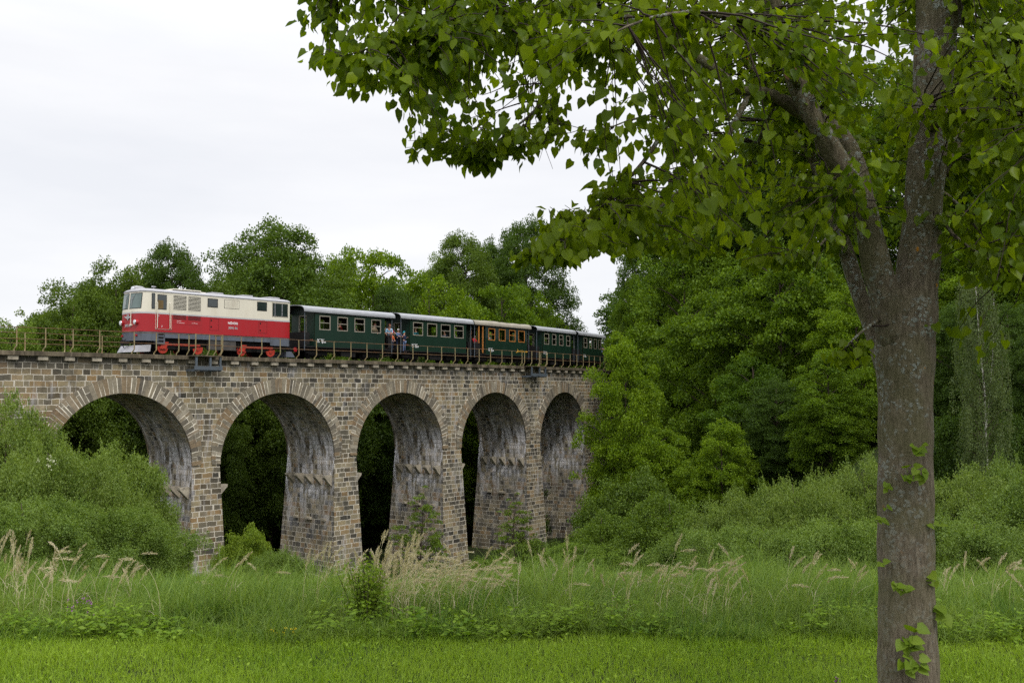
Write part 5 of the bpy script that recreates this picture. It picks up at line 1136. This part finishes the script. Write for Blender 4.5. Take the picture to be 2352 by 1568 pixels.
# hanging sprays at the tips that stand out against the sky
for u, v, Y, k in ((722, 120, 6.1, 2), (745, 135, 6.2, 2), (800, 205, 6.3, 3), (815, 195, 6.4, 2), (985, 245, 6.8, 3), (945, 335, 6.7, 4), (975, 310, 6.8, 3), (1057, 340, 6.8, 2), (1100, 370, 6.7, 5), (1125, 345, 6.7, 4), (1215, 370, 6.8, 3), (1200, 340, 6.8, 3), (1260, 290, 6.8, 3), (1300, 290, 6.8, 4), (1340, 355, 6.8, 4), (1375, 330, 6.8, 4),
                   (1395, 420, 6.7, 5), (1440, 400, 6.7, 5), (1420, 470, 6.7, 5), (1270, 482, 6.6, 5), (1300, 475, 6.6, 5), (1350, 480, 6.6, 5), (1232, 585, 6.5, 5), (1285, 590, 6.6, 5), (1330, 570, 6.6, 5), (1390, 565, 6.6, 5), (1450, 545, 6.8, 5), (1255, 545, 6.6, 5), (1310, 520, 6.6, 5)):
    for i in range(k):
        tip = np.array(tuple(A_(u+rl.uniform(-14, 14), v+rl.uniform(-18, 12), Y+rl.uniform(-.15, .15)))); ds = np.linalg.norm(skP-tip, axis=1); src, r_ = sk[int(np.argmin(ds))]
        shoot(tip, src, r_, 9, .3)
for u, v, Y in ((1940, 815, 7.0), (1965, 830, 7.0), (1985, 800, 7.05), (1955, 790, 6.95), (1930, 830, 6.95), (1945, 470, 6.7), (1975, 500, 6.75), (1960, 530, 6.7), (2055, 470, 6.9), (2070, 500, 6.85), (2085, 480, 6.9), (2120, 255, 6.75), (2145, 270, 6.7), (2170, 265, 6.7), (2175, 565, 7.0), (2165, 590, 7.05), (2170, 760, 7.2), (2190, 770, 7.2), (2250, 820, 7.3)):
    tip = np.array(tuple(A_(u, v, Y))); ds = np.linalg.norm(skP-tip, axis=1); src, r_ = sk[int(np.argmin(ds))]; shoot(tip, src, r_, 8, .25)
# bare hanging twigs in the gap
for k in range(14):
    u0, v0 = rl.uniform(1210, 1300), rl.uniform(130, 200); p = A_(u0, v0, 6.7); tw.tube([p, p+Vector((rl.uniform(-.06, .03), 0, -.12)), p+Vector((rl.uniform(-.1, .05), 0, -.25-rl.random()*.15)), p+Vector((rl.uniform(-.16, .1), 0, -.4-rl.random()*.2))], [.003, .0025, .002, .0012], 4, cap=False)
tw.build('twigs', mat('twig_bark', (.035, .025, .02), .8), lime)
LP, LD, LN, LS = (np.array(a_) for a_ in (LP, LD, LN, LS)); pk = np.random.default_rng(8).integers(0, 3, len(LP))
V, Fq = stack([leaves(T_, LP[pk == i], LD[pk == i], LN[pk == i], LS[pk == i], (1.0, 1.05, .88)[i]) for i, T_ in enumerate((HEART, HEART_FOLD, HEART_CURL))])
obj_of(np_mesh('lime_leaves', V, Fq, L_LIM), 'foliage', lime)
# little leaf rosettes sprouting from the trunk
for i, (u, v, s_, k) in enumerate(((2105, 1025, 1., 7), (2085, 1085, .9, 6), (2112, 1083, 1., 6), (2032, 1115, .6, 4), (2016, 1190, .6, 4), (2031, 1198, .35, 3), (2022, 1293, .6, 3), (2060, 1345, .7, 6), (2078, 1350, .6, 5), (2128, 1335, 1.2, 7), (2145, 1390, 1.5, 5), (2085, 1465, 1.6, 8), (2105, 1475, 1.1, 5), (2085, 1520, 1.3, 8), (2105, 1522, 1.0, 6), (2148, 1205, .9, 3), (2035, 1162, .4, 3))):
    cpos = A_(u, v, TY-.24 if 2040 < u < 2125 else TY-.12); LP, LD, LN, LS = [], [], [], []
    for j in range(k):
        a_ = rl.uniform(-.9, .9); LP.append(tuple(cpos+Vector((rl.gauss(0, .028)*s_, rl.uniform(-.05, 0), rl.gauss(0, .022)*s_)))); LD.append((math.sin(a_*1.6)+rl.gauss(0, .2), -.45, -.35+rl.gauss(0, .45))); LN.append((rl.gauss(0, .35), -.75, .7)); LS.append(.062*s_**.6*rl.uniform(.7, 1.15))
    V, Fq = leaves(HEART, *(np.array(z_) for z_ in (LP, LD, LN)), np.array(LS), 1.05); obj_of(np_mesh('sprout_leaves', V, Fq, L_YNG), 'trunk_sprout', lime)
# ------------------------------------------------------------------ meadow
L_GRS = leaf_mat('grass_short', (.10, .190, .008), (.178, .295, .014), (.27, .385, .035), trans=.4, gloss=.012)
L_TAL = leaf_mat('grass_tall', (.045, .105, .009), (.105, .190, .018), (.22, .30, .055), trans=.38, gloss=.015)
L_HRB = leaf_mat('herb_leaves', (.065, .140, .007), (.115, .205, .010), (.18, .275, .02), trans=.35, gloss=.012)
M_STW = leaf_mat('dry_straw', (.33, .28, .18), (.44, .38, .26), (.56, .50, .36), trans=.25, gloss=.01)
g = np.random.default_rng(77)
gz = np.vectorize(ground_z)
EDGE = 9.75
n_ = 225000; X = g.uniform(-10, 10, n_); Y = 6.6 + (EDGE+.35-6.6)*g.random(n_)**.9; P = np.stack([X, Y, gz(X, Y)], 1)
cl_ = np.sin(X*3.1+Y*1.7)+np.sin(X*1.3-Y*4.1)+np.sin(X*7.3+Y*6.1)*.6
V1 = ribbons(P, unit(np.stack([g.normal(size=n_)*.28, g.normal(size=n_)*.28, np.ones(n_)], 1)), g.uniform(.05, .15, n_)*(1+.13*cl_), g.uniform(.0035, .0075, n_), 2, g.uniform(.2, .9, n_), g)
obj_of(np_mesh('meadow_grass', *V1, L_GRS), 'meadow_grass', kind='stuff')
# broad leaves among the short grass
n_ = 3000; X = g.uniform(-7, 7, n_); Y = g.uniform(6.8, EDGE, n_); P = np.stack([X, Y, gz(X, Y)+g.uniform(.02, .07, n_)], 1)
V1 = leaves(KITE, P, unit(np.stack([g.normal(size=n_), g.normal(size=n_), g.uniform(.1, .9, n_)], 1)), unit(g.normal(size=(n_, 3))*.4+np.array([0, 0, 1])), g.uniform(.02, .05, n_), .7)
obj_of(np_mesh('meadow_weeds', *V1, L_GRS), 'meadow_weeds', kind='stuff')
# tall grass : tufts with arching blades
nt_ = 4000; tx = g.uniform(-11, 11, nt_); ty = EDGE - .05 + .22*np.sin(tx*2.1)*np.sin(tx*.9+1) + 4.2*g.random(nt_)**1.15; tz = gz(tx, ty); th_ = (.26+.30*g.random(nt_)**1.5)*np.clip(.6+(ty-EDGE)*.42, .5, 1.15)*(1+.18*np.sin(tx*1.9+1)+.1*np.sin(tx*4.7))
k = 50; idx = np.repeat(np.arange(nt_), k); N_ = len(idx); ll = np.array([g.uniform(0, 6.28, nt_)]).T
P = np.stack([tx[idx]+g.normal(size=N_)*.07, ty[idx]+g.normal(size=N_)*.07, tz[idx]], 1)
lean = np.stack([np.cos(ll[:, 0])*.25+.12, np.sin(ll[:, 0])*.15, np.ones(nt_)], 1)[idx] + g.normal(size=(N_, 3))*np.array([.30, .30, 0])
V1 = ribbons(P, lean, th_[idx]*g.uniform(.6, 1.35, N_), g.uniform(.005, .012, N_), 4, g.uniform(.15, 1.1, N_), g)
obj_of(np_mesh('tall_grass', *V1, L_TAL), 'tall_grass', kind='stuff')
# rough ground cover of the valley behind the tall grass
n_ = 90000; X = g.uniform(-45, 45, n_); Y = 13.5 + 50*g.random(n_)**.8; P = np.stack([X, Y, gz(X, Y)-.02], 1)
obj_of(np_mesh('valley_grass', *ribbons(P, unit(np.stack([g.normal(size=n_)*.4, g.normal(size=n_)*.4, np.ones(n_)], 1)), g.uniform(.15, .5, n_), g.uniform(.02, .05, n_), 3, g.uniform(.3, 1., n_), g), L_TAL), 'valley_grass', kind='stuff')
# herbs at the foot of the tall grass
nh = 520; hx = g.uniform(-10, 10, nh); hy = EDGE - .12 + .55*g.random(nh); hy = hy+.12*np.sin(hx*2.3); hz = gz(hx, hy); hh = g.uniform(.05, .26, nh)*(1+.8*np.sin(hx*1.9+.5)*np.sin(hx*.7)); k = 20; idx = np.repeat(np.arange(nh), k); N_ = len(idx)
P = np.stack([hx[idx]+g.normal(size=N_)*.06, hy[idx]+g.normal(size=N_)*.05, hz[idx]+hh[idx]*g.uniform(.25, 1.1, N_)], 1); ph = g.random(N_)*6.28
V1 = leaves(KITE, P, np.stack([np.cos(ph), np.sin(ph), g.uniform(-.3, .4, N_)], 1), unit(g.normal(size=(N_, 3))*.35+np.array([0, -.3, 1])), g.uniform(.04, .085, N_), .55)
obj_of(np_mesh('edge_herbs', *V1, L_HRB), 'edge_herbs', kind='stuff')
# dry reed grass with plumes
def reeds(name, spots, seed):
    gg = np.random.default_rng(seed); parts = []
    for (u, vt, Yd, ln) in spots:
        top = np.array(tuple(at(u, vt, Yd))); zb = ground_z(top[0], top[1]); hgt = top[2]-zb; lean_ = ln*.35*hgt
        b0 = np.array([top[0]-lean_, top[1]+gg.normal()*.1, zb]); ts = np.linspace(0, 1, 8); bend = abs(ln)*.18
        S_ = np.array([b0*(1-t)+top*t+np.array([-lean_*.45*math.sin(math.pi*t)*(.7), 0, .1*hgt*math.sin(math.pi*t)*min(1, abs(ln))]) for t in ts])
        if abs(ln) > .9: S_[-1] += np.array([.06*np.sign(ln), 0, -.03])
        w = np.linspace(.0052, .0022, 8)
        a = gg.uniform(-.4, .4); sv = np.array([math.cos(a), math.sin(a), 0]); V = np.stack([S_-sv*w[:, None]/2, S_+sv*w[:, None]/2], 1).reshape(-1, 3)
        Fq = np.array([(2*i, 2*i+1, 2*i+3, 2*i+2) for i in range(7)]); parts.append((V, Fq))
        k = 130; tt = gg.random(k)**.9; L_ = gg.uniform(.13, .22); i1 = S_[-1]; dirv = (S_[-1]-S_[-2]); dirv /= np.linalg.norm(dirv)
        dr = unit((dirv[None]*np.ones((k, 1)))*1.0 + np.array([[np.sign(ln)*.25*abs(ln), 0, -.2*abs(ln)]])*tt[:, None])
        pos = i1 - dirv*L_*.25 + dr*L_*tt[:, None] + gg.normal(size=(k, 3))*.007*(np.sin(np.pi*np.clip(tt, .05, .95)))[:, None]*1.3
        parts.append(leaves(KITE, pos, unit(dr+gg.normal(size=(k, 3))*.28), unit(gg.normal(size=(k, 3))), gg.uniform(.016, .034, k), .2))
        for _ in range(3):
            t0 = gg.uniform(.15, .6); p0 = b0*(1-t0)+top*t0; parts.append(ribbons(p0[None], np.array([[gg.normal()*.5, gg.normal()*.3, .7]]), [gg.uniform(.15, .35)], [.005], 4, [gg.uniform(.5, 1.2)], gg))
    return stack(parts)
rg = random.Random(4); sp_ = []
for (u0, u1, v0, v1, n_, ln) in ((0, 130, 1230, 1320, 34, .25), (120, 330, 1255, 1330, 34, .7), (0, 330, 1300, 1340, 40, .5), (330, 500, 1290, 1340, 8, .8), (500, 640, 1285, 1330, 10, .7), (700, 830, 1270, 1340, 20, .5), (860, 960, 1232, 1320, 60, .25), (930, 1060, 1262, 1330, 60, .9), (1040, 1180, 1270, 1340, 34, 1.1), (760, 1180, 1310, 1360, 90, .8),
                             (1180, 1330, 1255, 1330, 12, -.2), (1240, 1400, 1265, 1330, 26, .4), (1400, 1560, 1240, 1330, 34, .7), (1500, 1660, 1265, 1340, 40, .9), (1230, 1700, 1315, 1365, 60, .7), (1660, 1800, 1260, 1330, 16, .6), (1800, 2010, 1270, 1345, 34, .7), (2150, 2352, 1285, 1350, 30, .6), (-120, 0, 1240, 1330, 12, .4), (2352, 2480, 1280, 1350, 12, .6)):
    for _ in range(int(n_*(.42 if u0 >= 1180 else .55 if u1 <= 640 else .8))): sp_.append((rg.uniform(u0, u1), v0+(v1-v0)*rg.random()**.8, rg.uniform(10.2, 12.8), ln*rg.uniform(.3, 1.6)*(-1 if rg.random() < .16 else 1)))
obj_of(np_mesh('reed_grass', *reeds('reed', sp_, 5), M_STW), 'dry_reed_grass', kind='stuff')
# lime green shrub standing in the tall grass
gp = at(842, 1400, 10.4); sh = empty('leafy_shrub', (gp.x, gp.y, ground_z(gp.x, gp.y)), 0, label='slender bright green shrub standing among the dry reed plumes', cat='bush'); zt = at(842, 1262, 10.4).z - ground_z(gp.x, gp.y)
q = MB(); Pl, Dl = [], []
for i in range(34):
    a = g.random()*6.28; r_ = g.uniform(.02, .34); h = zt*g.uniform(.45, 1.02)*(1-.8*r_); b_ = (r_*math.cos(a)*.3, r_*math.sin(a)*.3, 0); e_ = (r_*math.cos(a), r_*math.sin(a), h); q.tube(curve_pts(b_, e_, .02, 4), [.005, .004, .003, .003, .002], 4, cap=False)
    k = 62; tt = g.uniform(.2, 1, k); Pl.append(np.array(b_)*(1-tt[:, None])+np.array(e_)*tt[:, None]+g.normal(size=(k, 3))*.035); Dl.append(unit(g.normal(size=(k, 3))*np.array([1, 1, .5])+np.array([0, 0, .1])))
P, D = map(np.concatenate, (Pl, Dl)); V1 = leaves(KITE, P, D, unit(g.normal(size=(len(P), 3))*.5+np.array([0, -.2, .8])), g.uniform(.025, .05, len(P)), .75); q.build('stems', BARK, sh); obj_of(np_mesh('shrub_leaves', *V1, L_YNG), 'foliage', sh)
# small wild flowers
def flowers(name, spots, col, sz, k=9):
    P = []; gg = np.random.default_rng(len(name))
    for u, v, Yd, sp_r in spots:
        c_ = np.array(tuple(at(u, v, Yd))); P.append(c_+gg.normal(size=(k, 3))*sp_r)
    P = np.concatenate(P); V1 = leaves(KITE, P, unit(gg.normal(size=P.shape)), unit(gg.normal(size=P.shape)+np.array([0, -.6, .5])), sz*gg.uniform(.6, 1.2, len(P)), 1.)
    obj_of(np_mesh(name, *V1, mat(name+'_petals', col, .6, var=.15)), name, kind='stuff')
flowers('yellow_flowers', [(655+rg.uniform(-40, 30), 1447+rg.uniform(-7, 7), 9.6, .008) for _ in range(8)], (.75, .55, .02), .010)
flowers('purple_flowers', [(175, 1385, 9.9, .03), (190, 1378, 9.9, .03), (168, 1400, 9.8, .03), (207, 1395, 9.8, .03), (205, 1383, 9.9, .02), (2150, 1553, 7.6, .012), (1925, 1560, 7.5, .012)], (.20, .07, .20), .020, 8)
flowers('white_elder_flowers', [(115, 1052, 30, .05), (123, 1062, 30, .05), (112, 1070, 30, .04), (88, 1058, 30, .03)], (.6, .62, .42), .04, 22)
# weeds growing between the sleepers and along the coping
P = []
for k in range(900):
    s_ = g.uniform(8, 46); n0 = g.choice([.55, 3.6, 2.8, 1.2], p=[.4, .3, .15, .15]); 
    if math.sin(s_*1.1)+math.sin(s_*.43+1) < .1: continue
    P += [tuple(c(s_+g.normal()*.12, n0+g.normal()*.12, ZS-.02+g.uniform(0, .30)*abs(math.sin(s_*2.3)))) for _ in range(10)]
P = np.array(P); V1 = leaves(KITE, P, unit(g.normal(size=P.shape)), unit(g.normal(size=P.shape)*.5+np.array([0, 0, 1])), .055*g.uniform(.6, 1.3, len(P)), .8)
obj_of(np_mesh('track_weeds', *V1, L_HRB), 'track_weeds', kind='stuff')
